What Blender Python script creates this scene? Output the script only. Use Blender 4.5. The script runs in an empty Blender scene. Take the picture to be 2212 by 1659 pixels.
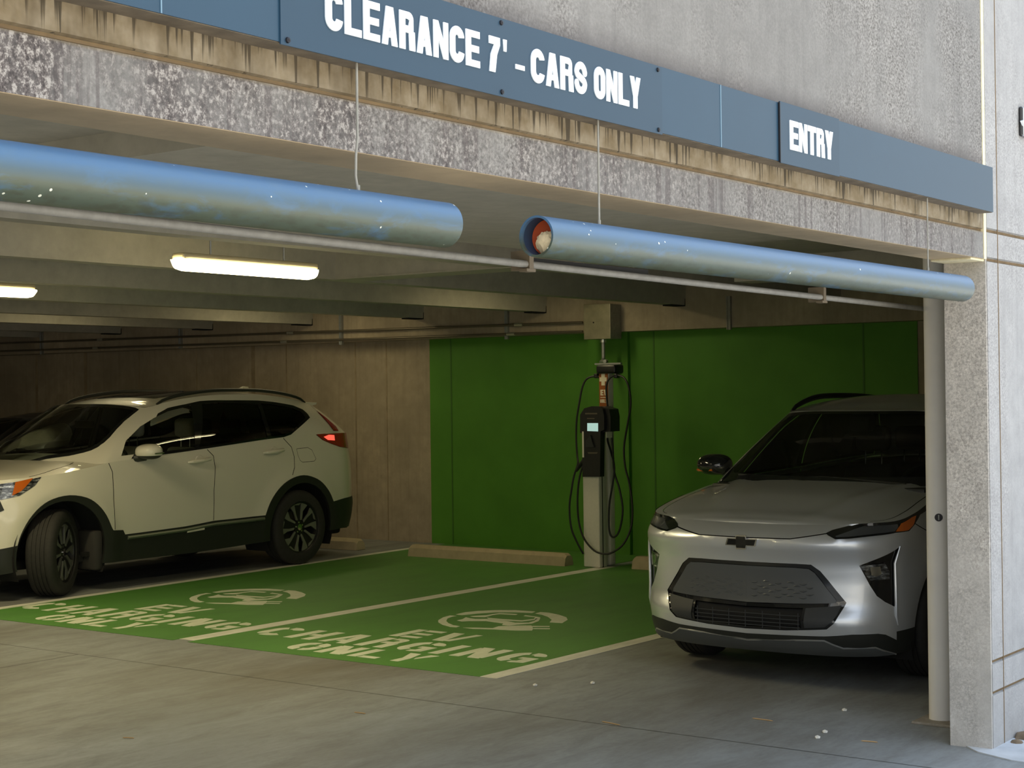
import bpy, bmesh, math, random
import numpy as np
from mathutils import Vector, Matrix
from mathutils.geometry import delaunay_2d_cdt
random.seed(7)
SC = bpy.context.scene
COL = SC.collection
PI = math.pi
# ------------------------------------------------------------------ camera
W, H = 2212, 1659
FPX, YAW, PIT, ROL, CZ = 3464.537, 0.6306467, 0.0049108, -0.0125328, 1.66
def cam_axes():
    f = np.array([math.cos(YAW)*math.cos(PIT), math.sin(YAW)*math.cos(PIT), math.sin(PIT)])
    r = np.array([math.sin(YAW), -math.cos(YAW), 0.0])
    u = np.cross(r, f)
    c, s = math.cos(ROL), math.sin(ROL)
    return f, c*r+s*u, -s*r+c*u
CF, CR, CU = cam_axes()
CC = np.array([0, 0, CZ])
def ray(x, y): return CF + CR*(x-W/2)/FPX - CU*(y-H/2)/FPX
def onG(x, y, z=0.0):
    d = ray(x, y); return CC + d*(z-CZ)/d[2]
def onX(x, y, X):
    d = ray(x, y); return CC + d*X/d[0]
def onY(x, y, Y):
    d = ray(x, y); return CC + d*Y/d[1]
def proj(P):
    d = np.asarray(P) - CC
    z = d@CF
    return np.stack([W/2+FPX*(d@CR)/z, H/2-FPX*(d@CU)/z], -1)
cam = bpy.data.cameras.new('camera'); cam.sensor_width = 36; cam.lens = FPX/W*36; cam.clip_end = 500
co = bpy.data.objects.new('camera', cam); COL.objects.link(co)
m = Matrix.Identity(4)
for i in range(3):
    m[i][0] = CR[i]; m[i][1] = CU[i]; m[i][2] = -CF[i]; m[i][3] = CC[i]
co.matrix_world = m
SC.camera = co
# ------------------------------------------------------------------ materials
MATS = {}
class NT:
    def __init__(s, name):
        s.m = bpy.data.materials.new(name); s.m.use_nodes = True
        s.t = s.m.node_tree; s.n = s.t.nodes; s.l = s.t.links
        s.b = s.n['Principled BSDF']
    def new(s, typ, **kw):
        n = s.n.new(typ)
        for k, v in kw.items():
            if k in n.inputs.keys() if isinstance(k, str) else False: n.inputs[k].default_value = v
            else: setattr(n, k, v)
        return n
    def inp(s, node, name, v):
        if hasattr(v, 'is_linked') or hasattr(v, 'links'): s.l.new(v, node.inputs[name])
        else: node.inputs[name].default_value = v
    def coord(s, scale=(1, 1, 1), loc=(0, 0, 0), world=True):
        g = s.new('ShaderNodeNewGeometry') if world else s.new('ShaderNodeTexCoord')
        mp = s.new('ShaderNodeMapping'); s.l.new(g.outputs['Position' if world else 'Object'], mp.inputs['Vector'])
        mp.inputs['Scale'].default_value = scale; mp.inputs['Location'].default_value = loc
        return mp.outputs[0]
    def noise(s, scale, detail=4, rough=.55, vec=None, dist=0.0):
        n = s.new('ShaderNodeTexNoise'); n.inputs['Scale'].default_value = scale
        n.inputs['Detail'].default_value = detail; n.inputs['Roughness'].default_value = rough
        n.inputs['Distortion'].default_value = dist
        if vec is not None: s.l.new(vec, n.inputs['Vector'])
        return n.outputs['Fac']
    def ramp(s, fac, stops):
        r = s.new('ShaderNodeValToRGB'); e = r.color_ramp.elements
        e[0].position, e[0].color = stops[0][0], c4(stops[0][1])
        e[1].position, e[1].color = stops[-1][0], c4(stops[-1][1])
        for p, c in stops[1:-1]:
            k = e.new(p); k.color = c4(c)
        s.l.new(fac, r.inputs[0]); return r.outputs[0]
    def mix(s, fac, a, b, mode='MIX'):
        n = s.new('ShaderNodeMix'); n.data_type = 'RGBA'; n.blend_type = mode
        for k, v in ((0, fac), (6, a), (7, b)):
            if hasattr(v, 'links'): s.l.new(v, n.inputs[k])
            else: n.inputs[k].default_value = v if k == 0 else c4(v)
        return n.outputs[2]
    def math(s, op, a, b=0.0, clamp=False):
        n = s.new('ShaderNodeMath'); n.operation = op; n.use_clamp = clamp
        for k, v in ((0, a), (1, b)):
            if hasattr(v, 'links'): s.l.new(v, n.inputs[k])
            else: n.inputs[k].default_value = v
        return n.outputs[0]
    def xyz(s):
        g = s.new('ShaderNodeNewGeometry'); q = s.new('ShaderNodeSeparateXYZ'); s.l.new(g.outputs['Position'], q.inputs[0])
        return q.outputs
    def maprange(s, v, a, b, c=0.0, d=1.0):
        n = s.new('ShaderNodeMapRange'); s.l.new(v, n.inputs[0])
        for k, q in ((1, a), (2, b), (3, c), (4, d)): n.inputs[k].default_value = q
        return n.outputs[0]
    def bump(s, hgt, strength=.3, dist=.01):
        n = s.new('ShaderNodeBump'); n.inputs['Strength'].default_value = strength; n.inputs['Distance'].default_value = dist
        s.l.new(hgt, n.inputs['Height']); s.l.new(n.outputs[0], s.b.inputs['Normal'])
    def col(s, v):
        if hasattr(v, 'links'): s.l.new(v, s.b.inputs['Base Color'])
        else: s.b.inputs['Base Color'].default_value = c4(v)
def c4(c): return (*c, 1.0) if len(c) == 3 else tuple(c)
def lin(r, g, b):
    f = lambda v: (v/255/12.92 if v/255 <= .04045 else ((v/255+.055)/1.055)**2.4)
    return (f(r), f(g), f(b))
def simple(name, col, rough=.5, metal=0.0, var=0.0, vs=20, coat=0.0, spec=None, bump=0.0):
    t = NT(name); b = t.b
    if var:
        n = t.noise(vs, 4, .6, t.coord())
        t.col(t.ramp(n, [(.3, tuple(c*(1-var) for c in col)), (.7, tuple(min(1, c*(1+var)) for c in col))]))
        if bump: t.bump(n, bump, .003)
    else: t.col(col)
    b.inputs['Roughness'].default_value = rough; b.inputs['Metallic'].default_value = metal
    b.inputs['Coat Weight'].default_value = coat; b.inputs['Coat Roughness'].default_value = .03
    if spec is not None: b.inputs['Specular IOR Level'].default_value = spec
    MATS[name] = t.m; return t.m
def emit(name, col, strength, base=(0.8, .8, .8)):
    t = NT(name); t.col(base); t.b.inputs['Emission Color'].default_value = c4(col)
    t.b.inputs['Emission Strength'].default_value = strength; MATS[name] = t.m; return t.m
def glass(name, tint=(.75, .82, .8), dark=0.5, rough=0.0):
    # thin vehicle glass: mix of tinted transparency and mirror reflection by fresnel
    t = NT(name); t.n.remove(t.b)
    out = t.n['Material Output']
    tr = t.new('ShaderNodeBsdfTransparent'); tr.inputs[0].default_value = c4(tuple(c*dark for c in tint))
    gl = t.new('ShaderNodeBsdfGlossy'); gl.inputs['Roughness'].default_value = rough; gl.inputs[0].default_value = (1, 1, 1, 1)
    fr = t.new('ShaderNodeFresnel'); fr.inputs[0].default_value = 1.5
    mx = t.new('ShaderNodeMixShader')
    t.l.new(fr.outputs[0], mx.inputs[0]); t.l.new(tr.outputs[0], mx.inputs[1]); t.l.new(gl.outputs[0], mx.inputs[2])
    t.l.new(mx.outputs[0], out.inputs[0]); MATS[name] = t.m; return t.m
# ------------------------------------------------------------------ mesh helpers
def obj(name, V, F, mat, parent=None, smooth=False, **props):
    V = [tuple(float(q) for q in v) for v in V]
    if parent is not None:
        l = PW[parent.name]; V = [(v[0]-l[0], v[1]-l[1], v[2]-l[2]) for v in V]
    me = bpy.data.meshes.new(name); me.from_pydata(V, [], F); me.validate(); me.update()
    bm = bmesh.new(); bm.from_mesh(me); bmesh.ops.remove_doubles(bm, verts=bm.verts, dist=1e-5)
    if not props.get('open'): bmesh.ops.recalc_face_normals(bm, faces=bm.faces)
    bm.to_mesh(me); bm.free()
    if smooth:
        for p in me.polygons: p.use_smooth = True
        if smooth != 'all':
            try: me.set_sharp_from_angle(angle=math.radians(smooth if smooth is not True else 35))
            except Exception: pass
    me.materials.append(mat)
    o = bpy.data.objects.new(name, me); COL.objects.link(o)
    if parent is not None: o.parent = parent; PW[o.name] = PW[parent.name]
    else: PW[o.name] = (0, 0, 0)
    return o
PW = {}
def thing(name, label, cat, loc, group=None):
    o = bpy.data.objects.new(name, None); COL.objects.link(o); o.location = loc
    o.empty_display_size = .2
    PW[o.name] = tuple(float(v) for v in loc)
    o['label'] = label; o['category'] = cat
    if group: o['group'] = group
    return o
def tag(o, label=None, cat=None, group=None, kind=None):
    if label: o['label'] = label
    if cat: o['category'] = cat
    if group: o['group'] = group
    if kind: o['kind'] = kind
    return o
def struct(o): o['kind'] = 'structure'; return o
class MB:
    def __init__(s): s.V = []; s.F = []
    def add(s, V, F):
        k = len(s.V); s.V += [tuple(v) for v in V]; s.F += [tuple(i+k for i in f) for f in F]; return s
    def box(s, a, b):
        x0, y0, z0 = [min(p, q) for p, q in zip(a, b)]; x1, y1, z1 = [max(p, q) for p, q in zip(a, b)]
        V = [(x0, y0, z0), (x1, y0, z0), (x1, y1, z0), (x0, y1, z0), (x0, y0, z1), (x1, y0, z1), (x1, y1, z1), (x0, y1, z1)]
        return s.add(V, [(0, 3, 2, 1), (4, 5, 6, 7), (0, 1, 5, 4), (1, 2, 6, 5), (2, 3, 7, 6), (3, 0, 4, 7)])
    def bbox(s, a, b, r=.01, seg=2):
        bm = bmesh.new(); bmesh.ops.create_cube(bm, size=1)
        c = [(p+q)/2 for p, q in zip(a, b)]; d = [abs(q-p) for p, q in zip(a, b)]
        for v in bm.verts: v.co = Vector([v.co[i]*d[i]+c[i] for i in range(3)])
        bmesh.ops.bevel(bm, geom=bm.edges[:], offset=min(r, min(d)*.49), segments=seg, affect='EDGES', profile=.5)
        bm.verts.index_update(); s.add([v.co[:] for v in bm.verts], [[v.index for v in f.verts] for f in bm.faces]); bm.free(); return s
    def tube(s, path, r, n=10, cap=True, inner=None):
        P = [Vector(p) for p in path]; R = r if hasattr(r, '__len__') else [r]*len(P)
        rings = []; up = None
        for i, p in enumerate(P):
            t = (P[min(i+1, len(P)-1)]-P[max(i-1, 0)]).normalized()
            if up is None:
                up = Vector((0, 0, 1)) if abs(t.z) < .9 else Vector((1, 0, 0))
            a = t.cross(up).normalized(); up2 = a.cross(t).normalized(); up = up2
            rings.append([p + (a*math.cos(2*PI*k/n)+up2*math.sin(2*PI*k/n))*R[i] for k in range(n)])
        V = [v[:] for rg in rings for v in rg]; F = []
        for i in range(len(P)-1):
            for k in range(n):
                k2 = (k+1) % n; F.append((i*n+k, i*n+k2, (i+1)*n+k2, (i+1)*n+k))
        if cap: F.append(tuple(range(n))[::-1]); F.append(tuple((len(P)-1)*n+k for k in range(n)))
        return s.add(V, F)
    def prism(s, poly, f, a, b):
        """poly 2D, f(u,v,t)->xyz; extrude t from a to b"""
        n = len(poly)
        V = [f(p[0], p[1], a) for p in poly]+[f(p[0], p[1], b) for p in poly]
        F = [tuple(range(n))[::-1], tuple(range(n, 2*n))]+[(i, (i+1) % n, n+(i+1) % n, n+i) for i in range(n)]
        return s.add(V, F)
    def lathe(s, prof, c, ax, n=48):
        """prof [(r,h)], axis unit vector ax through c"""
        ax = Vector(ax).normalized(); c = Vector(c)
        a = ax.cross(Vector((0, 0, 1)) if abs(ax.z) < .9 else Vector((1, 0, 0))).normalized(); b = ax.cross(a)
        V = []; F = []
        for r, h in prof:
            for k in range(n):
                t = 2*PI*k/n; V.append((c+ax*h+(a*math.cos(t)+b*math.sin(t))*r)[:])
        for i in range(len(prof)-1):
            for k in range(n):
                k2 = (k+1) % n; F.append((i*n+k, i*n+k2, (i+1)*n+k2, (i+1)*n+k))
        return s.add(V, F)
    def build(s, name, mat, parent=None, smooth=False, **kw): return obj(name, s.V, s.F, mat, parent, smooth, **kw)
def arcpts(cx, cy, r, a0, a1, n):
    return [(cx+r*math.cos(math.radians(a0+(a1-a0)*i/n)), cy+r*math.sin(math.radians(a0+(a1-a0)*i/n))) for i in range(n+1)]
def smoothpath(pts, n=6):
    P = np.array(pts, float); out = []
    for i in range(len(P)-1):
        p0, p1, p2, p3 = P[max(i-1, 0)], P[i], P[i+1], P[min(i+2, len(P)-1)]
        for k in range(n):
            t = k/n
            out.append(.5*((2*p1)+(-p0+p2)*t+(2*p0-5*p1+4*p2-p3)*t*t+(-p0+3*p1-3*p2+p3)*t**3))
    out.append(P[-1]); return [tuple(o) for o in out]
# ------------------------------------------------------------------ block lettering
def stroke(pts, t):
    P = [Vector(p) for p in pts]; P = [p for i, p in enumerate(P) if i == 0 or (p-P[i-1]).length > 1e-4]; L = []; R = []
    for i, p in enumerate(P):
        if i == 0: d = (P[1]-p).normalized(); nrm = Vector((-d.y, d.x)); k = 1
        elif i == len(P)-1: d = (p-P[i-1]).normalized(); nrm = Vector((-d.y, d.x)); k = 1
        else:
            d1 = (p-P[i-1]).normalized(); d2 = (P[i+1]-p).normalized()
            n1 = Vector((-d1.y, d1.x)); n2 = Vector((-d2.y, d2.x)); nrm = (n1+n2).normalized(); k = 1/max(.5, nrm.dot(n1))
        L.append((p+nrm*t/2*k)[:]); R.append((p-nrm*t/2*k)[:])
    return L+R[::-1]
def rbox(w, h, t, r, a0, a1):
    """centre-line of a rounded box traced counter-clockwise, between two path fractions"""
    x0, x1, y0, y1 = t/2, w-t/2, t/2, h-t/2
    path = [(x1, h/2)]+arcpts(x1-r, y1-r, r, 0, 90, 6)+arcpts(x0+r, y1-r, r, 90, 180, 6)+arcpts(x0+r, y0+r, r, 180, 270, 6)+arcpts(x1-r, y0+r, r, 270, 360, 6)+[(x1, h/2)]
    P = np.array(path); seg = np.hypot(*np.diff(P, axis=0).T); cum = np.r_[0, np.cumsum(seg)]/seg.sum()
    keep = [np.array([np.interp(a, cum, P[:, 0]), np.interp(a, cum, P[:, 1])]) for a in (a0,)]
    keep += [p for p, c in zip(P, cum) if a0+.005 < c < a1-.005]
    keep += [np.array([np.interp(a1, cum, P[:, 0]), np.interp(a1, cum, P[:, 1])])]
    return [tuple(k) for k in keep]
def B(x0, y0, x1, y1): return [(x0, y0), (x1, y0), (x1, y1), (x0, y1)]
def PAR(xa, ya, xb, yb, w): return [(xa-w/2, ya), (xa+w/2, ya), (xb+w/2, yb), (xb-w/2, yb)]
def glyph(ch, w, t, st=False):
    """polygons of a letter in a box of width w and height 1; st: stencil cut"""
    r = min(w/2-t/2, .22); g = .055 if st else 0
    ht = t*.8 if not st else t*.8
    if ch == 'C':
        if st: return [stroke(rbox(w, 1, t, r, .12, .27), t), stroke(rbox(w, 1, t, r, .31, .66), t), stroke(rbox(w, 1, t, r, .70, .86), t)]
        return [stroke(rbox(w, 1, t, r, .10, .90), t)]
    if ch == 'O':
        if st: return [stroke(rbox(w, 1, t, r, .02, .22), t), stroke(rbox(w, 1, t, r, .27, .48), t), stroke(rbox(w, 1, t, r, .48, .72), t), stroke(rbox(w, 1, t, r, .77, .98), t)][0:1]+[stroke(rbox(w, 1, t, r, .27, .73), t), stroke(rbox(w, 1, t, r, .78, .995), t)]
        return [stroke(rbox(w, 1, t, r, 0, .5), t), stroke(rbox(w, 1, t, r, .5, 1), t)]
    if ch == 'G':
        return [stroke(rbox(w, 1, t, r, .10, .25), t), stroke(rbox(w, 1, t, r, .29, .72), t), [(w*.5, .52), (w, .52), (w, .05), (w-t, 0), (w*.55, 0), (w*.55, t*.6), (w-t, t*.8), (w-t, .38), (w*.5, .38)]]
    if ch == 'L':
        return [B(0, 0, t, 1), B(t+g, 0, w, ht)]
    if ch == 'E':
        return [B(0, 0, t, 1), B(t+g, 0, w, ht), B(t+g, .5-ht/2, w*.94, .5+ht/2), B(t+g, 1-ht, w, 1)]
    if ch == 'H':
        return [B(0, 0, t, 1), B(t+g, .42, w-t, .6), B(w-t, 0, w, 1)]
    if ch == 'I': return [B(0, 0, t, 1)]
    if ch == 'T': return [B(0, 1-ht, w, 1), B(w/2-t/2, 0, w/2+t/2, 1-ht+.001)]
    if ch == 'N':
        if st: return [B(0, 0, t, .93), PAR(t*.6+.02, 1, w-t*.6-.02, 0, t*1.15), B(w-t, .07, w, 1)]
        return [B(0, 0, t*.86, 1), PAR(t*.43, 1, w-t*.43, 0, t*.86), B(w-t*.86, 0, w, 1)]
    if ch == 'A':
        q = [PAR(t/2, 0, w/2-t*.12, 1, t*.95), B(w*.25, .2, w*.75, .36)] if not st else [PAR(t/2, 0, w/2-t*.3, 1, t*.8), B(w*.42, .2, w*.72, .38)]
        return q+[PAR(w-t/2, 0, w/2+t*.12, 1, t*.95)]
    if ch == 'R':
        top = [(t/2 if not st else t+g, 1-ht/2), (w-t/2-.14, 1-ht/2)]+arcpts(w-t/2-.14, 1-ht/2-.1, .1, 80, 0, 4)+[(w-t/2-.02, .62)]+arcpts(w-t/2-.14, .45+ht/2+.1, .1, 0, -90, 4)+[(t/2 if not st else t+g, .45+ht/2)]
        return [B(0, 0, t, 1), stroke(top, ht), PAR(w-t*.55, .5, w-t*.45, 0, t)]
    if ch == 'S':
        x0, x1 = t/2, w-t/2
        p = [(x1, .72)]+arcpts(x1-r, 1-t/2-r, r, 0, 90, 5)+arcpts(x0+r, 1-t/2-r, r, 90, 180, 5)+[(x0, .66), (x0+.05, .58), (w/2, .5), (x1-.05, .42), (x1, .34)]+arcpts(x1-r, t/2+r, r, 0, -90, 5)+arcpts(x0+r, t/2+r, r, -90, -180, 5)+[(x0, .28)]
        q = []; t9 = t*.92
        for a, b in zip(p[:-1], p[1:]):
            if math.hypot(b[0]-a[0], b[1]-a[1]) > 1e-4: q.append(stroke([a, b], t9))
        return q+[[(a[0]+t9/2*math.cos(k*PI/5), a[1]+t9/2*math.sin(k*PI/5)) for k in range(10)] for a in p[1:-1]]
    if ch == 'Y':
        if st: return [[(0, 1), (t*1.15, 1), (w/2+t*.25, .42), (w/2+t*.25, 0), (w/2-t*.6, 0), (w/2-t*.6, .42)], [(w-t*.9, 1), (w, 1), (w/2+t*.45+.06, .4), (w/2+t*.4, .55)]]
        return [PAR(t/2, 1, w/2-t*.05, .4, t), PAR(w-t/2, 1, w/2+t*.05, .4, t), B(w/2-t/2, 0, w/2+t/2, .46)]
    if ch == 'V':
        return [PAR(t*.6, 1, w/2-.02, 0, t*1.15), PAR(w-t*.35, 1, w/2+t*.42+.06, .05, t*.7)] if st else [PAR(t/2, 1, w/2, 0, t), PAR(w-t/2, 1, w/2, 0, t)]
    if ch == '7': return [B(0, 1-ht, w, 1), [(w-t, 1-ht+.001), (w, 1-ht+.001), (w*.62+.05, .5), (w*.55, 0), (w*.55-t, 0), (w*.55-t+.07, .5)]]
    if ch == "'": return [[(0, 1), (t, 1), (t*.85, .66), (t*.15, .66)]]
    if ch == '-': return [B(0, .3, w, .3+ht)]
    if ch == '+': return [B(0, .5-t/2, w, .5+t/2), B(w/2-t/2, .5+t/2, w/2+t/2, 1), B(w/2-t/2, 0, w/2+t/2, .5-t/2)]
    return []
def union2d(polys):
    """overlapping outlines -> list of (verts, tris, boundary edges) as one clean flat shape"""
    P = []; E = []; seen = {}
    def idx(p):
        k = (round(p[0], 6), round(p[1], 6))
        if k not in seen: seen[k] = len(P); P.append(Vector(k))
        return seen[k]
    for pl in polys:
        ii = [idx(p) for p in pl]; E += [(ii[k], ii[(k+1) % len(ii)]) for k in range(len(ii)) if ii[k] != ii[(k+1) % len(ii)]]
    V, _, F, *_r = delaunay_2d_cdt(P, E, [], 0, 1e-6)
    T = []
    for f in F:
        c = (sum(V[i].x for i in f)/len(f), sum(V[i].y for i in f)/len(f))
        if any(wind(c, pl) for pl in polys): T.append(tuple(f))
    cnt = {}
    for f in T:
        for k in range(len(f)):
            e = (f[k], f[(k+1) % len(f)]); q = tuple(sorted(e)); cnt.setdefault(q, []).append(e)
    return [(v.x, v.y) for v in V], T, [v[0] for v in cnt.values() if len(v) == 1]
def wind(p, poly):
    x, y = p; w = 0; n = len(poly)
    for i in range(n):
        x0, y0 = poly[i]; x1, y1 = poly[(i+1) % n]
        if y0 <= y:
            if y1 > y and (x1-x0)*(y-y0)-(x-x0)*(y1-y0) > 0: w += 1
        elif y1 <= y and (x1-x0)*(y-y0)-(x-x0)*(y1-y0) < 0: w -= 1
    return w != 0
def word(mb, text, x0, x1, h, f, t=.26, gap=.05, st=False, t0=0, t1=.003, wid=None):
    """lay out text from x0 to x1 metres, letter height h metres; f(u,v,t)->xyz in metres"""
    wid = wid or {}; tot = sum(wid.get(c, 1.0) for c in text)
    L = (x1-x0)/h; unit = (L-gap*(len(text)-1))/tot; u = 0
    for c in text:
        w = wid.get(c, 1.0)*unit
        V, T, Bd = union2d(glyph(c, w, t, st)); n = len(V)
        g = lambda q, tt: f(x0+(u+q[0])*h, q[1]*h, tt)
        used = sorted({i for t_ in T for i in t_}); mp = {k: i for i, k in enumerate(used)}; m_ = len(used)
        VV = [g(V[k], t1) for k in used]+[g(V[k], t0) for k in used]
        FF = [tuple(mp[i] for i in t_) for t_ in T]+[(mp[a], mp[b], mp[b]+m_, mp[a]+m_) for a, b in Bd]
        mb.add(VV, FF); u += w+gap
# ------------------------------------------------------------------ car surfaces
def hermite(T, K, a):
    """K rows at params T; cubic (finite-difference tangents), a array -> values"""
    a = np.clip(np.asarray(a, float), T[0], T[-1]); i = np.clip(np.searchsorted(T, a, side='right')-1, 0, len(T)-2)
    h = T[i+1]-T[i]; t = (a-T[i])/h
    D = np.zeros_like(K); sl = np.diff(K, axis=0)/np.diff(T)[:, None]
    D[1:-1] = (sl[:-1]+sl[1:])/2; D[0] = sl[0]; D[-1] = sl[-1]
    # limit overshoot
    flat = (sl[:-1]*sl[1:]) <= 0; D[1:-1][flat] = 0
    h = h[..., None]; t = t[..., None]
    return K[i]*(2*t**3-3*t**2+1)+h*D[i]*(t**3-2*t**2+t)+K[i+1]*(-2*t**3+3*t**2)+h*D[i+1]*(t**3-t**2)
class Lower:
    """bumper-side-bumper wall of half a car; rows: x, w, zbottom, ztop, front weight, rear weight"""
    def __init__(s, rows, yc, prof, df, dr, flare=None):
        s.R = np.array(rows, float); d = np.hypot(np.diff(s.R[:, 0]), np.diff(s.R[:, 1]))
        s.len = d.sum(); s.T = np.r_[0, np.cumsum(d)]/s.len; s.yc = yc
        s.prof, s.df, s.dr, s.flare = prof, df, dr, flare or []
        s.hgt = float(np.mean(s.R[:, 3]-s.R[:, 2]))
    def xwz(s, a, b):
        r = hermite(s.T, s.R, a); x, w, z0, z1, wf, wr = [r[..., i] for i in range(6)]
        z = z0+(z1-z0)*b
        I = lambda tb: np.interp(z, [q[0] for q in tb], [q[1] for q in tb])
        side = np.clip(1-wf-wr, 0, 1)
        w = w*(1+(I(s.prof)-1)*(side*.85+.15)); x = x+wf*I(s.df)+wr*I(s.dr)
        for cx, cz, rad, amt in s.flare:
            q = np.hypot(x-cx, z-cz); w = w+amt*np.exp(-((q-rad)/.09)**2)*side
        return x, w, z
    def P(s, a, b, side=-1):
        x, w, z = s.xwz(np.asarray(a, float), np.asarray(b, float)); return np.stack([x, s.yc+side*w, z], -1)
class Green:
    """greenhouse wall; rows: bottom x,w,z  top x,w,z  bulge-out"""
    def __init__(s, rows, yc):
        s.R = np.array(rows, float); d = np.linalg.norm(np.diff(s.R[:, :3], axis=0), axis=1)+.5*np.linalg.norm(np.diff(s.R[:, 3:6], axis=0), axis=1)
        s.len = np.linalg.norm(np.diff(s.R[:, :3], axis=0), axis=1).sum(); s.T = np.r_[0, np.cumsum(d)]/d.sum(); s.yc = yc
        s.hgt = float(np.mean(np.linalg.norm(s.R[:, 3:6]-s.R[:, :3], axis=1)))
    def P(s, a, b, side=-1):
        a = np.asarray(a, float); b = np.asarray(b, float); r = hermite(s.T, s.R, a)
        q = r[..., :3]+(r[..., 3:6]-r[..., :3])*b[..., None]
        k = 4*b*(1-b)*r[..., 6]
        x = q[..., 0]+k*r[..., 7]; w = q[..., 1]+k*r[..., 8]; z = q[..., 2]+k*.25
        return np.stack([x, s.yc+side*w, z], -1)
class Hood:
    """top skin between the two upper edges of Lower for a in [0,a1]; param a (along) and b (0 centre .. 1 edge)"""
    def __init__(s, low, a0, a1, crown, crease=None):
        s.low, s.a0, s.a1, s.crown, s.yc = low, a0, a1, crown, low.yc; s.crease = crease
        s.len = 1.2; s.hgt = .8; s.T = np.linspace(0, 1, 5)
    def P(s, a, b, side=-1):
        a = np.asarray(a, float); b = np.asarray(b, float)
        aa = s.a0+(s.a1-s.a0)*a
        e = s.low.P(aa, np.ones_like(aa), -1); w = s.low.yc-e[..., 1]
        cr = np.interp(e[..., 0], [c[0] for c in s.crown], [c[1] for c in s.crown])
        z = e[..., 2]+cr*(1-b**2.6)*np.clip(w/.35, 0, 1)
        if s.crease: z = z+s.crease(e[..., 0], w*b)
        return np.stack([e[..., 0]+0*b, s.yc+side*w*b, z], -1)
def invert(S, tgt, mode='px', side=-1, amin=0, amax=1):
    """(a,b) on surface whose projection is nearest to each target; mode px (photo pixel), xz, yz"""
    key = ('cache', mode, side)
    if not hasattr(S, 'cache'): S.cache = {}
    M = {'px': lambda P: proj(P), 'xz': lambda P: P[..., [0, 2]], 'yz': lambda P: P[..., [1, 2]], 'xy': lambda P: P[..., [0, 1]]}[mode]
    if key not in S.cache:
        A, Bb = np.meshgrid(np.linspace(0, 1, 241), np.linspace(0, 1, 61), indexing='ij')
        P = S.P(A, Bb, side); S.cache[key] = (A, Bb, M(P), np.linalg.norm(P-CC, axis=-1))
    A, Bb, Q, D = S.cache[key]; out = []
    sc = 1.0 if mode == 'px' else 300.0
    for t in tgt:
        t = np.array(t, float); d = np.hypot(Q[..., 0]-t[0], Q[..., 1]-t[1])*sc
        cost = d+D*(2.0 if mode == 'px' else 0)
        cost = np.where((A < amin) | (A > amax), 1e9, cost)
        i = np.unravel_index(np.argmin(cost), cost.shape); ab = np.array([A[i], Bb[i]])
        for _ in range(12):
            e = 1e-4; f0 = M(S.P(ab[0], ab[1], side))
            fa = (M(S.P(ab[0]+e, ab[1], side))-M(S.P(ab[0]-e, ab[1], side)))/(2*e)
            fb = (M(S.P(ab[0], ab[1]+e, side))-M(S.P(ab[0], ab[1]-e, side)))/(2*e)
            J = np.stack([fa, fb], 1)
            try: st = np.linalg.lstsq(J, t-f0, rcond=1e-3)[0]
            except Exception: break
            st = np.clip(st, -.05, .05); n = np.clip(ab+st, [max(amin, 0)-0.0, -.2], [min(amax, 1), 1.2])
            if np.linalg.norm(n-ab) < 1e-6: break
            ab = n
        out.append((float(ab[0]), float(ab[1])))
    return out
def inpoly(p, poly):
    x, y = p; c = False; j = len(poly)-1
    for i in range(len(poly)):
        xi, yi = poly[i]; xj, yj = poly[j]
        if (yi > y) != (yj > y) and x < (xj-xi)*(y-yi)/(yj-yi)+xi: c = not c
        j = i
    return c
def strip(S, pts, wd):
    """metric strip polygon about polyline in (a,b)"""
    L, Hh = S.len, S.hgt
    q = stroke([(p[0]*L, p[1]*Hh) for p in pts], wd)
    return [(x/L, y/Hh) for x, y in q]
def inset(S, poly, d):
    L, Hh = S.len, S.hgt; P = [Vector((p[0]*L, p[1]*Hh)) for p in poly]; n = len(P)
    area = sum(P[i].x*P[(i+1) % n].y-P[(i+1) % n].x*P[i].y for i in range(n)); sg = 1 if area > 0 else -1
    out = []
    for i in range(n):
        d1 = (P[i]-P[i-1]); d2 = (P[(i+1) % n]-P[i])
        if d1.length < 1e-6 or d2.length < 1e-6: continue
        d1.normalize(); d2.normalize(); n1 = Vector((-d1.y, d1.x)); n2 = Vector((-d2.y, d2.x)); nn = (n1+n2)
        if nn.length < 1e-3: continue
        nn.normalize(); k = 1/max(.5, nn.dot(n1)); q = P[i]+nn*d*sg*k; out.append((q.x/L, q.y/Hh))
    return out
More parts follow.
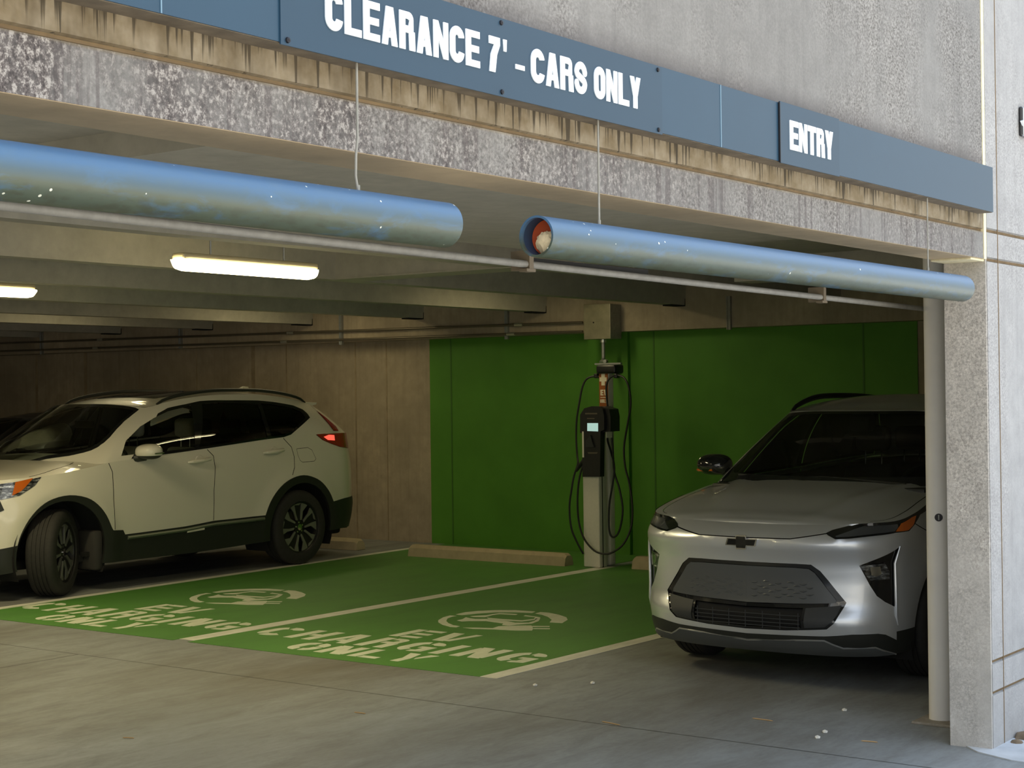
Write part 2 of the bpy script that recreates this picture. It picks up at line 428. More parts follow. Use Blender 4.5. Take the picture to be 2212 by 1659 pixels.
def cut(S, regions, res=.035, rect=(0, 1, 0, 1)):
    """triangulate the (a,b) rectangle with regions as constraints -> {name:(ab verts, tris)}; '' = rest"""
    L, Hh = S.len, S.hgt; a0, a1, b0, b1 = rect
    pts = []; edges = []
    def dens(poly, closed=True, step=res*.6):
        out = []; n = len(poly)
        for i in range(n if closed else n-1):
            p, q = np.array(poly[i], float), np.array(poly[(i+1) % n], float)
            d = math.hypot((q-p)[0]*L, (q-p)[1]*Hh); k = max(1, int(math.ceil(d/step)))
            out += [tuple(p+(q-p)*j/k) for j in range(k)]
        return out
    loops = [dens([(a0, b0), (a1, b0), (a1, b1), (a0, b1)], step=res)]
    for nm, poly in regions: loops.append(dens(poly))
    segs = []
    for lp in loops:
        k = len(pts); pts += [Vector((p[0]*L, p[1]*Hh)) for p in lp]
        edges += [(k+i, k+(i+1) % len(lp)) for i in range(len(lp))]
    cp = np.array([[p.x, p.y] for p in pts])
    na = max(2, int((a1-a0)*L/res)); nb = max(2, int((b1-b0)*Hh/res))
    for i in range(1, na):
        for j in range(1, nb):
            x = (a0+(a1-a0)*i/na)*L; y = (b0+(b1-b0)*j/nb)*Hh
            if np.min((cp[:, 0]-x)**2+(cp[:, 1]-y)**2) > (res*.45)**2: pts.append(Vector((x, y)))
    V, E, F, *_ = delaunay_2d_cdt(pts, edges, [], 0, 1e-5)
    V = [(v.x/L, v.y/Hh) for v in V]; out = {}
    bbs = [(nm, poly, min(p[0] for p in poly), max(p[0] for p in poly), min(p[1] for p in poly), max(p[1] for p in poly)) for nm, poly in regions]
    for f in F:
        c = (sum(V[i][0] for i in f)/len(f), sum(V[i][1] for i in f)/len(f))
        if not (a0-1e-6 < c[0] < a1+1e-6 and b0-1e-6 < c[1] < b1+1e-6): continue
        nm = ''
        for n_, poly, x0, x1, y0, y1 in bbs:
            if x0 <= c[0] <= x1 and y0 <= c[1] <= y1 and inpoly(c, poly): nm = n_; break
        out.setdefault(nm, []).append(tuple(f))
    res_ = {}
    for nm, fs in out.items():
        used = sorted({i for f in fs for i in f}); mp = {u: k for k, u in enumerate(used)}
        res_[nm] = ([V[u] for u in used], [tuple(mp[i] for i in f) for f in fs])
    return res_
def skin(S, part, side=-1, off=0.0):
    ab = np.array(part[0]); a, b = ab[:, 0], ab[:, 1]; P = S.P(a, b, side)
    if off:
        e = 1e-3; ta = S.P(np.clip(a+e, 0, 1), b, side)-S.P(np.clip(a-e, 0, 1), b, side); tb = S.P(a, np.clip(b+e, 0, 1), side)-S.P(a, np.clip(b-e, 0, 1), side)
        n = np.cross(ta, tb); n = n/np.maximum(np.linalg.norm(n, axis=1)[:, None], 1e-9)
        if side > 0: n = -n
        P = P+n*off*NSIGN(S)
    return P, part[1]
def NSIGN(S): return S.ns if hasattr(S, 'ns') else 1
def fixsign(S):
    a, b = .5, .5; e = 1e-3
    ta = S.P(a+e, b)-S.P(a-e, b); tb = S.P(a, b+e)-S.P(a, b-e); n = np.cross(ta, tb)
    ctr = np.array([S.P(a, b)[0], S.yc, .4]); S.ns = 1 if n@(S.P(a, b)-ctr) > 0 else -1
def rim(Pout, Fs, Pin):  # unused helper placeholder
    return None
def plate(name, S, part, mat, parent, sides=(-1,), off=0.0, thick=0.0, smooth=40):
    """one object per call joining the listed sides"""
    V = []; F = []
    for sd in sides:
        P, T = skin(S, part, sd, off); k = len(V); V += list(P); F += [tuple(i+k for i in f) for f in T]
        if thick:
            P2, _ = skin(S, part, sd, off-thick); k2 = len(V); V += list(P2); F += [tuple(i+k2 for i in f[::-1]) for f in T]
            ec = {}
            for f in T:
                for i in range(3):
                    e = (f[i], f[(i+1) % 3]); ec[tuple(sorted(e))] = ec.get(tuple(sorted(e)), 0)+1
            for (i, j), c in ec.items():
                if c == 1: F.append((i+k, j+k, j+k2, i+k2))
    return obj(name, V, F, mat, parent, smooth)
def wheel(parent, cx, cy, cz, R, wid, rimR, out, M, spokes=5, steer=0.0, name='wheel', style=0):
    """a road wheel as parts: tyre, rim (with spokes) under one empty-less mesh pair; out = outward unit y sign"""
    ax = Vector((math.sin(steer)*-out*-1, 0, 0)); ax = Matrix.Rotation(steer, 3, 'Z') @ Vector((0, out, 0))
    c = Vector((cx, cy, cz)); w = wid/2
    prof = [(rimR, -w*.8), (rimR+.01, -w), (R-.035, -w), (R-.012, -w*.9), (R, -w*.7)]
    for g in (-.45, -.15, .15, .45): prof += [(R, w*(g-.045)), (R-.008, w*(g-.04)), (R-.008, w*(g+.04)), (R, w*(g+.045))]
    prof += [(R, w*.7), (R-.012, w*.9), (R-.035, w), (rimR+.03, w*1.03), (rimR+.01, w), (rimR, w*.8)]
    mb = MB(); mb.lathe(prof, c, ax, 64); ty = mb.build(name, M['tyre'], parent, 50)
    mb = MB(); mb.lathe([(rimR+.004, w*.92), (rimR-.008, w*.86), (rimR-.02, w*.5), (rimR-.03, -w*.7), (rimR-.03, -w*.75), (0.001, -w*.75)], c, ax, 48)
    r_ = mb.build('rim', M['rimdark'], ty, 40)
    # brake disc
    mb = MB(); mb.lathe([(.001, -w*.1), (rimR*.62, -w*.1), (rimR*.62, -w*.2), (.001, -w*.2)], c, ax, 32); mb.build('brake_disc', M['disc'], ty, 30)
    # spokes
    a = ax.cross(Vector((0, 0, 1))).normalized(); b = a.cross(ax).normalized()
    def f(u, v, t): return (c+a*u+b*v+ax*t)[:]
    dk = MB(); br = MB()
    for k in range(spokes):
        t0 = 2*PI*k/spokes+(.3 if style == 0 else 0)
        def rt(u, v): return (u*math.cos(t0)-v*math.sin(t0), u*math.sin(t0)+v*math.cos(t0))
        q = rimR-.006
        if style == 0:
            arm = [(.03, -.035), (.09, -.03), (.13, -.055), (q*.98, -.10), (q*.93, .06), (q*.75, .035), (.10, .03), (.03, .035)]
            dk.prism([rt(*p) for p in arm], f, w*.45, w*.72)
            br.prism([rt(*p) for p in [(.07, -.022), (.13, -.046), (q*.985, -.070), (q*.95, -.145), (.155, -.080), (.07, -.045)]], f, w*.70, w*.80)
            br.prism([rt(*p) for p in [(q*.90, .125), (q*.975, .035), (q*.72, .024), (.07, .018), (.07, .036), (q*.64, .050)]], f, w*.70, w*.80)
            br.prism([rt(*p) for p in [(q*.99, -.09), (q*.975, .02), (q*.9, .0), (q*.92, -.085)]], f, w*.70, w*.79)
        else:
            br.prism([rt(*p) for p in [(.03, -.03), (q*.97, -.045), (q*.97, -.005), (.03, .0)]], f, w*.5, w*.75)
            br.prism([rt(*p) for p in [(.03, .005), (q*.95, .05), (q*.9, .085), (.03, .035)]], f, w*.5, w*.75)
    dk.lathe([(.06, w*.45), (.06, w*.7), (.03, w*.78), (.001, w*.78)], c, ax, 20)
    if style == 0: dk.build('spoke_webs', M['rimdark'], ty, 30)
    br.build('spokes', M['alloy'], ty, 30)
    mb = MB(); mb.lathe([(.03, w*.76), (.03, w*.82), (.001, w*.83)], c, ax, 20); mb.build('hub_cap', M['chrome'], ty, 30)
    mb = MB()
    for k in range(5):
        t = 2*PI*k/5+.2; mb.lathe([(.009, w*.68), (.009, w*.76), (.001, w*.77)], c+a*.048*math.cos(t)+b*.048*math.sin(t), ax, 8)
    mb.build('lug_nuts', M['chrome'], ty, 30)
    return ty
# ------------------------------------------------------------------ vehicles
def sp2(p, n=3): return [tuple(q[:2]) for q in smoothpath([(a, b) for a, b in p], n)]
def sub(px, ox, oy, s): return [(ox+x/s, oy+y/s) for x, y in px]
class Cap:
    """roof skin inside the greenhouse top contour"""
    def __init__(s, G, crown):
        s.G, s.crown, s.yc = G, crown, G.yc; s.len = 2.3; s.hgt = .65; s.T = np.linspace(0, 1, 5)
    def P(s, a, b, side=-1):
        a = np.asarray(a, float); b = np.asarray(b, float); e = s.G.P(a, np.ones_like(a), -1); w = s.yc-e[..., 1]
        cr = np.interp(e[..., 0], [c[0] for c in s.crown], [c[1] for c in s.crown])
        return np.stack([e[..., 0]+0*b, s.yc+side*w*b, e[..., 2]+cr*(1-b**2.2)*np.clip(w/.3, 0, 1)], -1)
def snap(low, rows):
    """replace greenhouse bottom points flagged 's' with the nearest point of the lower wall's top edge"""
    A = np.linspace(0, 1, 2001); T = low.P(A, np.ones_like(A)); out = []
    for r in rows:
        if r[0] == 's':
            _, bx, bw = r[:3]; d = np.hypot(T[:, 0]-bx, (low.yc-T[:, 1])-bw); k = int(np.argmin(d)); out.append([T[k, 0], low.yc-T[k, 1], T[k, 2]]+list(r[3:]))
        else: out.append(list(r))
    return out
def a_of_x(low, x):
    A = np.linspace(0, 1, 2001); return float(A[np.argmin(abs(low.P(A, np.ones_like(A))[:, 0]-x))])
def seat(par, x, y, M, col, w=.46, tilt=.28, zb=.33, hr=True):
    mb = MB(); mb.bbox((x-.28, y-w/2, zb), (x+.25, y+w/2, zb+.22), .07, 3)
    o = mb.build('seat', col, par, 40)
    mb = MB(); n = 8
    V = []; 
    bm = bmesh.new(); bmesh.ops.create_cube(bm, size=1)
    for v in bm.verts: v.co = Vector((v.co.x*.13, v.co.y*w*(1 if v.co.z < 0 else .82), (v.co.z+.5)*.62))
    bmesh.ops.bevel(bm, geom=bm.edges[:], offset=.05, segments=3, affect='EDGES', profile=.5)
    R = Matrix.Rotation(tilt, 3, 'Y')
    mb.add([(R@v.co+Vector((x+.22, y, zb+.16)))[:] for v in bm.verts], [[v.index for v in f.verts] for f in bm.faces]) if not bm.verts.index_update() else None
    bm.free(); mb.build('backrest', col, o, 40)
    if hr:
        hx = x+.22+math.sin(tilt)*.66; hz = zb+.16+.64
        mb = MB(); mb.bbox((hx-.05, y-.125, hz+.05), (hx+.06, y+.125, hz+.23), .045, 3); mb.build('headrest', col, o, 40)
        mb = MB()
        for q in (-.06, .06): mb.tube([(hx, y+q, hz-.05), (hx+.005, y+q, hz+.08)], .006, 8)
        mb.build('headrest_posts', M['chrome'], o, True)
    return o
def steering(par, x, y, z, M):
    c = Vector((x, y, z)); ax = Vector((-.9, 0, .42)).normalized(); a = Vector((0, 1, 0)); b = a.cross(ax)
    P = [(c+(a*math.cos(t)+b*math.sin(t))*.18)[:] for t in np.linspace(0, 2*PI, 33)]
    mb = MB(); mb.tube(P, .014, 8, cap=False); mb.bbox((x-.03, y-.07, z-.05), (x+.02, y+.07, z+.04), .02)
    mb.tube([(c-a*.17)[:], (c+a*.17)[:]], .012, 8); mb.build('steering_wheel', M['plasticblack'], par, 40)
def liner(S, regions, par, mat, off=-.03, res=.09, rect=(0, 1, 0, 1)):
    pts = cut(S, regions, res, rect)
    if '' in pts: return plate('inner_shell', S, pts[''], mat, par, (-1, 1), off)
def underbody(par, x0, x1, yc, hw, z, mat):
    mb = MB(); mb.bbox((x0, yc-hw, z), (x1, yc+hw, z+.08), .03); mb.build('underbody', mat, par, 30)
def well(par, cx, cz, R, yc, hw, depth, mat):
    for sd in (-1, 1):
        mb = MB(); y0 = yc+sd*hw; y1 = yc+sd*(hw-depth); n = 28; V = []; F = []
        th = [math.radians(-25+230*k/n) for k in range(n+1)]
        for t in th: V += [(cx+R*math.cos(t), y0, cz+R*math.sin(t)), (cx+R*math.cos(t), y1, cz+R*math.sin(t))]
        V.append((cx, y1, cz))
        for k in range(n): F.append((2*k, 2*k+1, 2*k+3, 2*k+2)); F.append((2*k+1, 2*k+3, len(V)-1))
        mb.add(V, F); mb.build('wheel_well', mat, par, 50)

def white_car(M, yc=11.81, dx=0.0, dark=False):
    paint = M['whitepaint'] if not dark else M['blackpaint']
    hx1, hx2, hz = 8.57, 11.42, .365
    rows = [(7.66, 0, .22, .97, 1, 0), (7.68, .30, .22, .975, 1, 0), (7.77, .58, .22, .985, .9, 0), (7.95, .79, .23, .995, .5, 0), (8.15, .885, .25, 1.005, .2, 0),
            (8.45, .92, .26, 1.02, 0, 0), (8.85, .93, .25, 1.065, 0, 0), (9.10, .93, .24, 1.10, 0, 0), (9.50, .93, .24, 1.122, 0, 0), (9.9, .93, .24, 1.15, 0, 0),
            (10.45, .93, .25, 1.19, 0, 0), (11.05, .93, .27, 1.235, 0, 0), (11.45, .925, .28, 1.255, 0, 0), (11.85, .905, .30, 1.265, 0, .05), (12.14, .86, .31, 1.265, 0, .3),
            (12.38, .70, .31, 1.26, 0, .8), (12.48, .42, .31, 1.25, 0, 1), (12.52, 0, .31, 1.25, 0, 1)]
    prof = [(.22, .95), (.4, .972), (.52, .985), (.7, .998), (.85, 1.0), (1.0, .992), (1.1, .975), (1.2, .955), (1.27, .94)]
    df = [(.22, .12), (.3, .04), (.45, 0), (.7, .0), (.85, .02), (1.0, .07)]
    dr = [(.3, -.07), (.42, -.01), (.56, .02), (.62, 0), (.85, 0), (1.0, -.02), (1.1, -.05), (1.26, -.09)]
    low = Lower(rows, yc, prof, df, dr, flare=[(hx1, hz, .52, .02), (hx2, hz, .52, .02)]); fixsign(low)
    g = snap(low, [(8.70, 0, 1.075, 9.50, 0, 1.60, .05, -.6, 0), (8.74, .35, 1.08, 9.52, .25, 1.598, .05, -.6, 0), (8.86, .66, 1.09, 9.60, .50, 1.585, .04, -.5, .2),
        ('s', 9.02, .90, 9.72, .615, 1.562, .03, -.2, .6), ('s', 9.28, .90, 9.88, .655, 1.595, .035, 0, .9), ('s', 9.86, .90, 10.16, .655, 1.638, .04, 0, 1), ('s', 10.41, .90, 10.63, .65, 1.668, .04, 0, 1),
        ('s', 11.05, .89, 11.20, .645, 1.658, .04, 0, 1), ('s', 11.62, .87, 11.62, .635, 1.612, .035, 0, 1), ('s', 11.98, .83, 11.86, .60, 1.565, .02, .3, .7), ('s', 12.25, .72, 11.98, .52, 1.558, .02, .6, .3),
        ('s', 12.38, .42, 12.03, .35, 1.57, .03, .8, 0), ('s', 12.43, 0, 12.05, 0, 1.58, .03, .8, 0)])
    gr = Green(g, yc); fixsign(gr)
    aA = a_of_x(low, 9.06)
    hood = Hood(low, 0, aA, [(7.6, .02), (8.2, .05), (8.9, .07)]); fixsign(hood)
    cap = Cap(gr, [(9.5, 0.0), (9.9, .03), (10.6, .045), (11.6, .03), (12.05, 0)]); fixsign(cap)
    if dark:
        par = thing('parked_car', 'dark car mostly hidden behind the white SUV at the left edge', 'car', (10.0, yc, 0))
    else:
        par = thing('parked_suv', 'white SUV with black lower cladding and front wheels turned, parked left of the green bays', 'car', (10.0, yc, 0))
    iv = lambda S, px: invert(S, px, 'px', -1)
    xz = lambda S, p: invert(S, p, 'xz', -1, .1, .93)
    c8 = lambda p: sub(p, 380, 820, 3.95)
    c7 = lambda p: sub(p, 0, 820, 3.3175)
    F_arch = sp2(c7([(125, 1190), (150, 1110), (210, 1000), (290, 910), (380, 855), (500, 828), (620, 845), (700, 895), (760, 970), (800, 1060), (812, 1080)]))
    R_arch = sp2(c8([(765, 1158), (800, 1060), (850, 970), (920, 890), (1000, 838), (1090, 815), (1180, 835), (1250, 880), (1310, 960), (1342, 1037)]))
    circ = lambda cx, r, z0=hz, n=28: [(cx+r*math.cos(t), z0+r*math.sin(t)) for t in np.linspace(-.35, PI+.35, n)]
    if dark and False:
        fa = xz(low, circ(hx1, .43)); ra = xz(low, circ(hx2, .43)); fr, rr = fa, ra
    else:
        fr = iv(low, F_arch); rr = iv(low, R_arch)
    def close(poly): return [(poly[0][0], -.1)]+poly+[(poly[-1][0], -.1)]
    fh = close(xz(low, circ(hx1, .435))); rh = close(xz(low, circ(hx2, .435)))
    sillpx = [(244.2, 1145.5), (265.3, 1144.9), (269.8, 1154.6), (400, 1137.1), (461, 1125), (572.4, 1113.2)]
    sill = iv(low, sillpx)
    rb = iv(low, [(719.2, 1083.3), (744.6, 1075.7)])
    seamA = iv(low, [(235, 1000.9), (242.7, 1018.9), (245.7, 1076.2), (248.7, 1144)])
    seamB = iv(low, [(448.4, 971.9), (461, 984.6), (464.8, 1009.9), (462.3, 1060.5), (461.5, 1123.8)])
    seamC = iv(low, [(612.9, 947.8), (629.4, 965.6), (635.7, 987.1), (636.2, 1009.9), (631.9, 1026.3)])
    up = lambda p: (p[0], 1.05)
    regs = [('hole', fh), ('hole', rh)]
    regs += [('gap', strip(low, [up(seamA[0])]+seamA, .007)), ('gap', strip(low, [up(seamB[0])]+seamB, .007)), ('gap', strip(low, [up(seamC[0])]+seamC, .007))]
    regs += [('clad', close(fr)), ('clad', close(rr)), ('clad', [(fr[-1][0]-.002, -.1)]+[fr[-1]]+sill+[rr[0], (rr[0][0]+.002, -.1)])]
    bsill = float(fr[0][1])
    regs += [('clad', [(-.1, -.1), (-.1, .22), (fr[0][0]*.6, .25), (fr[0][0]+.001, bsill), (fr[0][0]+.001, -.1)]),
             ('clad', [(rr[-1][0]-.001, -.1), rr[-1], rb[0], (rb[1][0], rb[1][1]), (.9, rb[1][1]+.01), (1.1, rb[1][1]+.01), (1.1, -.1)])]
    fd = [up(seamA[0])]+seamA+[sill[1], sill[2], sill[3], sill[4]]+seamB[::-1]+[up(seamB[0])]
    rd = [up(seamB[0])]+seamB+[sill[4]]+[rr[i] for i in range(0, 16)]+seamC[::-1]+[up(seamC[0])]
    lamp = xz(low, [(8.36, 1.01), (8.18, .985), (8.03, .968), (7.88, .94), (7.80, .91), (7.80, .85), (7.9, .835), (8.03, .842), (8.16, .867), (8.29, .94)])
    amb = iv(low, c7([(110, 735), (235, 705), (190, 760), (150, 800), (85, 832)]))
    tail = iv(low, c8([(1195, 470), (1250, 515), (1330, 550), (1400, 575), (1425, 570), (1430, 440), (1385, 410), (1345, 435)]))
    tl = [tail[0], tail[1], tail[2], tail[3], (tail[3][0]+.04, tail[3][1]-.02), (tail[3][0]+.05, 1.1), (tail[7][0], 1.1), tail[7]]
    lit = iv(low, c8([(1255, 490), (1300, 472), (1345, 475), (1350, 520), (1290, 516)]))
    fuel = iv(low, c8([(1030, 590), (1125, 580), (1160, 600), (1195, 675), (1182, 695), (1082, 705), (1060, 690), (1040, 640)]))
    if not dark:
        regs += [('amber', amb), ('lit', lit)]
    regs += [('lamp', lamp), ('tail', tl)]
    if not dark: regs += [('gap', strip(low, fuel+[fuel[0]], .004)), ('fuel', fuel)]
    regs += [('fd', fd), ('rd', rd)]
    # grille on the nose
    regs += [('grille', [(-.05, .5), (.10, .5), (.16, .68), (.15, .86), (-.05, .86)])]
    pts = cut(low, regs, .04)
    plate('body_panel', low, pts[''], paint, par, (-1, 1), 0, 0, 45)
    for sd in (-1, 1):
        plate('front_door', low, pts['fd'], paint, par, (sd,)); plate('rear_door', low, pts['rd'], paint, par, (sd,))
        plate('headlamp', low, pts['lamp'], M['lampglass'], par, (sd,), .003)
        if 'amber' in pts: tag(plate('turn_signal', low, pts['amber'], M['amber'], par, (sd,), .004), 'amber turn signal')
        tag(plate('tail_lamp', low, pts['tail'], M['redlamp'], par, (sd,), .008), 'red tail lamp')
        if 'lit' in pts: plate('lit_reflector', low, pts['lit'], M['redlit'], par, (sd,), .010)
        if 'fuel' in pts and sd < 0: plate('fuel_door', low, pts['fuel'], paint, par, (sd,))
    tag(plate('cladding', low, pts['clad'], M['plasticblack'], par, (-1, 1), .006, .03), 'black plastic lower cladding')
    plate('grille', low, pts['grille'], M['plasticblack'], par, (-1, 1), .004)
    hd = cut(hood, [('gap', strip(hood, [(.99, .56), (.96, .636), (.91, .74), (.866, .794), (.765, .838), (.648, .933), (.60, .97)], .008))], .05); plate('hood', hood, hd[''], paint, par, (-1, 1), 0, 0, 45)
    # greenhouse
    wpx = [(221.5, 987.3), (224.6, 994.8), (241.1, 997.8), (310, 987.5), (380, 979), (476.2, 964.8), (582.5, 948.6), (612.9, 945.8), (628.1, 939), (645.8, 923.8), (669.4, 902.3), (663.5, 893.4), (653.4, 884.6),
           (633.2, 876.2), (595.2, 869.4), (557.2, 865.6), (481.3, 865), (430.6, 866.8), (400, 873.6), (361.7, 881.8), (331.6, 895.4), (301.4, 913.4), (265.3, 946.6), (240, 969)]
    win = invert(gr, wpx, 'px', -1, .25, .95); win = [(p[0], max(p[1], .012)) for p in win]
    pane = lambda px: invert(gr, px, 'px', -1, .2, .95)
    p1 = pane([(262, 985), (330, 978), (420, 967), (413, 885), (411, 876), (395, 881), (362, 889), (332, 903), (303, 921), (272, 952)])
    p2 = pane([(430, 966), (500, 956), (577, 945), (566, 905), (556, 873), (481, 871), (436, 873)])
    p3 = pane([(586, 943), (612, 940), (626, 934), (643, 919), (659, 902), (650, 890), (630, 882), (595, 875), (563, 872), (576, 910)])
    wsi = [(-.05, .06), (.10, .06), (float(gr.T[3])*.86, .07), (float(gr.T[3])*.80, .93), (.10, .95), (-.05, .95)]
    wc = invert(gr, [(99.5, 991.8), (150, 985), (180, 978), (197, 973), (211, 966), (225, 956), (238.1, 943.6), (252, 927), (268.3, 910.4), (286, 896), (300, 885)], 'px', -1, 0, .5)
    wso = [(-.05, .0), (wc[0][0]*.5, .0)]+wc+[(wc[-1][0]*.93, .975), (wc[-1][0]*.5, .99), (-.05, .99)]
    wsi = inset(gr, wso, .035); wsi = [(p[0] if p[0] > .0 else -.06, p[1]) for p in wsi]
    a12 = float(gr.T[10])
    rwi = [(a12*1.01, .12), (1.05, .12), (1.05, .85), (a12*1.01, .85)]
    rg = [('p1', p1), ('p2', p2), ('p3', p3), ('trim', win), ('ws', wsi), ('wtrim', wso), ('rw', rwi)]
    if not dark:
        ts = invert(gr, c8([(1140, 215), (1190, 260), (1280, 330), (1360, 400), (1385, 440), (1345, 440), (1310, 390), (1220, 290), (1150, 222)]), 'px', -1, .7, 1)
        rg.append(('tail2', ts))
    gp = cut(gr, rg, .035)
    plate('roof_pillars', gr, gp[''], paint, par, (-1, 1), 0, 0, 45)
    gmat = M['glassdark']
    for sd in (-1, 1):
        plate('window_trim', gr, gp['trim'], M['glossblack'], par, (sd,), .003)
        plate('front_window', gr, gp['p1'], M['glassclear'] if not dark else gmat, par, (sd,), -.002); plate('rear_window', gr, gp['p2'], gmat, par, (sd,), -.002); plate('quarter_window', gr, gp['p3'], gmat, par, (sd,), -.002)
        if 'tail2' in gp: plate('tail_lamp', gr, gp['tail2'], M['redlamp'], par, (sd,), .006)
    plate('windshield', gr, gp['ws'], M['glassclear'], par, (-1, 1), .002)
    plate('windshield_border', gr, gp['wtrim'], M['glossblack'], par, (-1, 1), .003)
    plate('tailgate_window', gr, gp['rw'], gmat, par, (-1, 1), .002)
    sr = [(.30, -.05), (.30, .62), (.34, .68), (.50, .68), (.50, -.05)]
    cp = cut(cap, [('sun', sr)], .06); plate('roof', cap, cp[''], paint, par, (-1, 1), 0, 0, 45); tag(plate('sunroof', cap, cp['sun'], M['glossblack'], par, (-1, 1), .003), 'black sunroof panel')
    # roof rails, antenna, spoiler
    if not dark:
        for sd in (-1, 1):
            A = np.linspace(a_g(gr, 9.84), a_g(gr, 11.80), 26); T = gr.P(A, np.full_like(A, .985), sd); k = np.sin(np.linspace(0, PI, 26))**.35
            mb = MB(); mb.tube([(t[0], t[1]-sd*.012, t[2]+.008+.042*kk) for t, kk in zip(T, k)], [.010+.008*kk for kk in k], 10); tag(mb.build('roof_rail', M['plasticblack'], par, True), 'black roof rail')
        mb = MB(); mb.prism([(11.42, 1.70), (11.60, 1.69), (11.60, 1.745), (11.55, 1.75)], lambda u, v, t: (u, yc+t, v), -.02, .02); mb.build('antenna_fin', paint, par)
        mb = MB(); n = 12
        V = []; F = []
        for k in range(n+1):
            y = -.56+1.12*k/n; e = 1-abs(y/.56)**4*.35
            V += [(11.80, yc+y, 1.565+.03*e), (12.03, yc+y, 1.552+.036*e), (12.02, yc+y, 1.538+.03*e), (11.80, yc+y, 1.52)]
        for k in range(n):
            for j in range(4): F.append((4*k+j, 4*k+(j+1) % 4, 4*k+4+(j+1) % 4, 4*k+4+j))
        F += [(0, 1, 2, 3), (4*n+3, 4*n+2, 4*n+1, 4*n)]
        mb.add(V, F); mb.build('rear_spoiler', paint, par, 30)
        # handles
        for sd in (-1, 1):
            for (q, nm) in (((430, 995), 'door_handle'), ((590, 975), 'door_handle')):
                ab = iv(low, [q])[0]; c = low.P(ab[0], ab[1], sd); mb = MB()
                mb.tube([(c[0]-.13, c[1], c[2]-.012), (c[0]-.105, c[1]+sd*.030, c[2]-.006), (c[0], c[1]+sd*.042, c[2]), (c[0]+.105, c[1]+sd*.034, c[2]+.012), (c[0]+.13, c[1], c[2]+.014)], [.010, .018, .019, .018, .010], 10)
                mb.lathe([(.001, .004), (.05, .006), (.056, .0)], (c[0]+.005, c[1], c[2]-.006), (0, sd, 0), 20); mb.build(nm, paint, par, 40)
            # highlight on the sill, coloured in as a grey-green strip
            a = iv(low, [(275, 1158), (400, 1141), (461, 1129), (570, 1117)]); mb = MB()
            mb.tube([low.P(p[0], p[1]-.016, sd)+np.array([0, sd*.004, 0]) for p in a], .017, 8); mb.build('sill_highlight', M['sillgrey'], par, True)
            mb = MB(); a = iv(low, [(402, 1151), (440, 1144), (440, 1138), (404, 1143)]); P = [low.P(p[0], p[1], sd) for p in a]
            mb.add([(p[0], p[1]+sd*.012, p[2]) for p in P], [(0, 1, 2, 3)]); tag(mb.build('sill_sticker', M['stickerwhite'], par), 'white sticker')
            # mirrors
            mx, mz = 9.42, 1.165; my = yc+sd*1.02
            bm = bmesh.new(); bmesh.ops.create_uvsphere(bm, u_segments=24, v_segments=14, radius=1)
            V = []
            for v in bm.verts:
                x, y, z = v.co; z = math.copysign(abs(z)**.8, z); V.append((mx+x*(.085 if x > 0 else .12), my+math.copysign(abs(y)**.75, y)*.125, mz+z*.068+ .015))
            F = [[v.index for v in f.verts] for f in bm.faces]
            top = [f for f in F if sum(V[i][2] for i in f)/len(f) > mz-.018]; bot = [f for f in F if sum(V[i][2] for i in f)/len(f) <= mz-.018]; bm.free()
            mo = obj('wing_mirror', V, top, paint, par, 50)
            obj('mirror_base', V, bot, M['plasticblack'], mo, 50)
            mb = MB(); mb.tube([(mx+.0, my-sd*.05, mz-.035), (mx-.06, yc+sd*.885, mz-.045)], [.03, .035], 8); mb.build('mirror_arm', M['plasticblack'], mo, 40)
            mb = MB(); mb.tube([(mx-.05, my+sd*.118, mz+.0), (mx+.05, my+sd*.122, mz+.004)], .006, 6); mb.build('mirror_lamp', M['chrome'], mo, 40)
            # interior pillar
            mb = MB(); mb.tube([(10.25, yc+sd*.80, 1.15), (10.28, yc+sd*.66, 1.56)], [.03, .02], 8); mb.build('door_frame', M['plasticblack'], par, True)
        mb = MB(); mb.bbox((8.95, yc-.75, .75), (9.40, yc+.75, 1.07), .06, 3); mb.build('dashboard', M['plasticblack'], par, 40)
        steering(par, 9.55, yc-.37, 1.02, M)
        for yy in (-.37, .37): seat(par, 10.02, yc+yy, M, M['beige'], zb=.42)
        for yy in (-.42, .0, .42): seat(par, 10.95, yc+yy, M, M['seatdark'], w=.4, zb=.40)
        mb = MB(); mb.bbox((9.52, yc-.12, 1.38), (9.55, yc+.12, 1.45), .01); mb.tube([(9.54, yc, 1.44), (9.58, yc, 1.52)], .01, 6); mb.build('rear_view_mirror', M['plasticblack'], par, 30)
        mb = MB()
        for q in ((8.86, -.62, 8.80, .05), (8.80, .02, 8.86, .66)): mb.tube([(q[0], yc+q[1], 1.10), (q[2]+.02, yc+q[3], 1.125)], .008, 6)
        mb.build('wipers', M['plasticblack'], par, True)
        mb = MB(); mb.bbox((12.40, yc-.26, .36), (12.56, yc+.26, .5), .01); mb.build('number_plate_recess', M['plasticblack'], par)
        mud = MB()
        for t in (0, 1):
            mud.bbox((hx1+.36+.02*t, yc-.87, .18), (hx1+.44+.02*t, yc-.60, .52), .03)
        mud.build('splash_guard', M['rubbergrey'], par, 30)
    liner(low, [('hole', close(xz(low, circ(hx1, .47)))), ('hole', close(xz(low, circ(hx2, .47))))], par, M['voidblack'], -.045)
    underbody(par, 8.05, 12.2, yc, .72, .24, M['voidblack'])
    for cx in (hx1, hx2): well(par, cx, hz, .47, yc, .885, .30, M['voidblack'])
    mb = MB(); mb.box((8.9, yc-.80, .30), (12.2, yc+.80, .34)); mb.build('cabin_floor', M['voidblack'], par)
    for sd in (-1, 1):
        wheel(par, hx2, yc+sd*(.905-.115), hz, .362, .235, .245, sd, M)
        wheel(par, hx1, yc+sd*(.89-.115), hz, .362, .235, .245, sd, M, steer=math.radians(33) if not dark else 0)
    return par
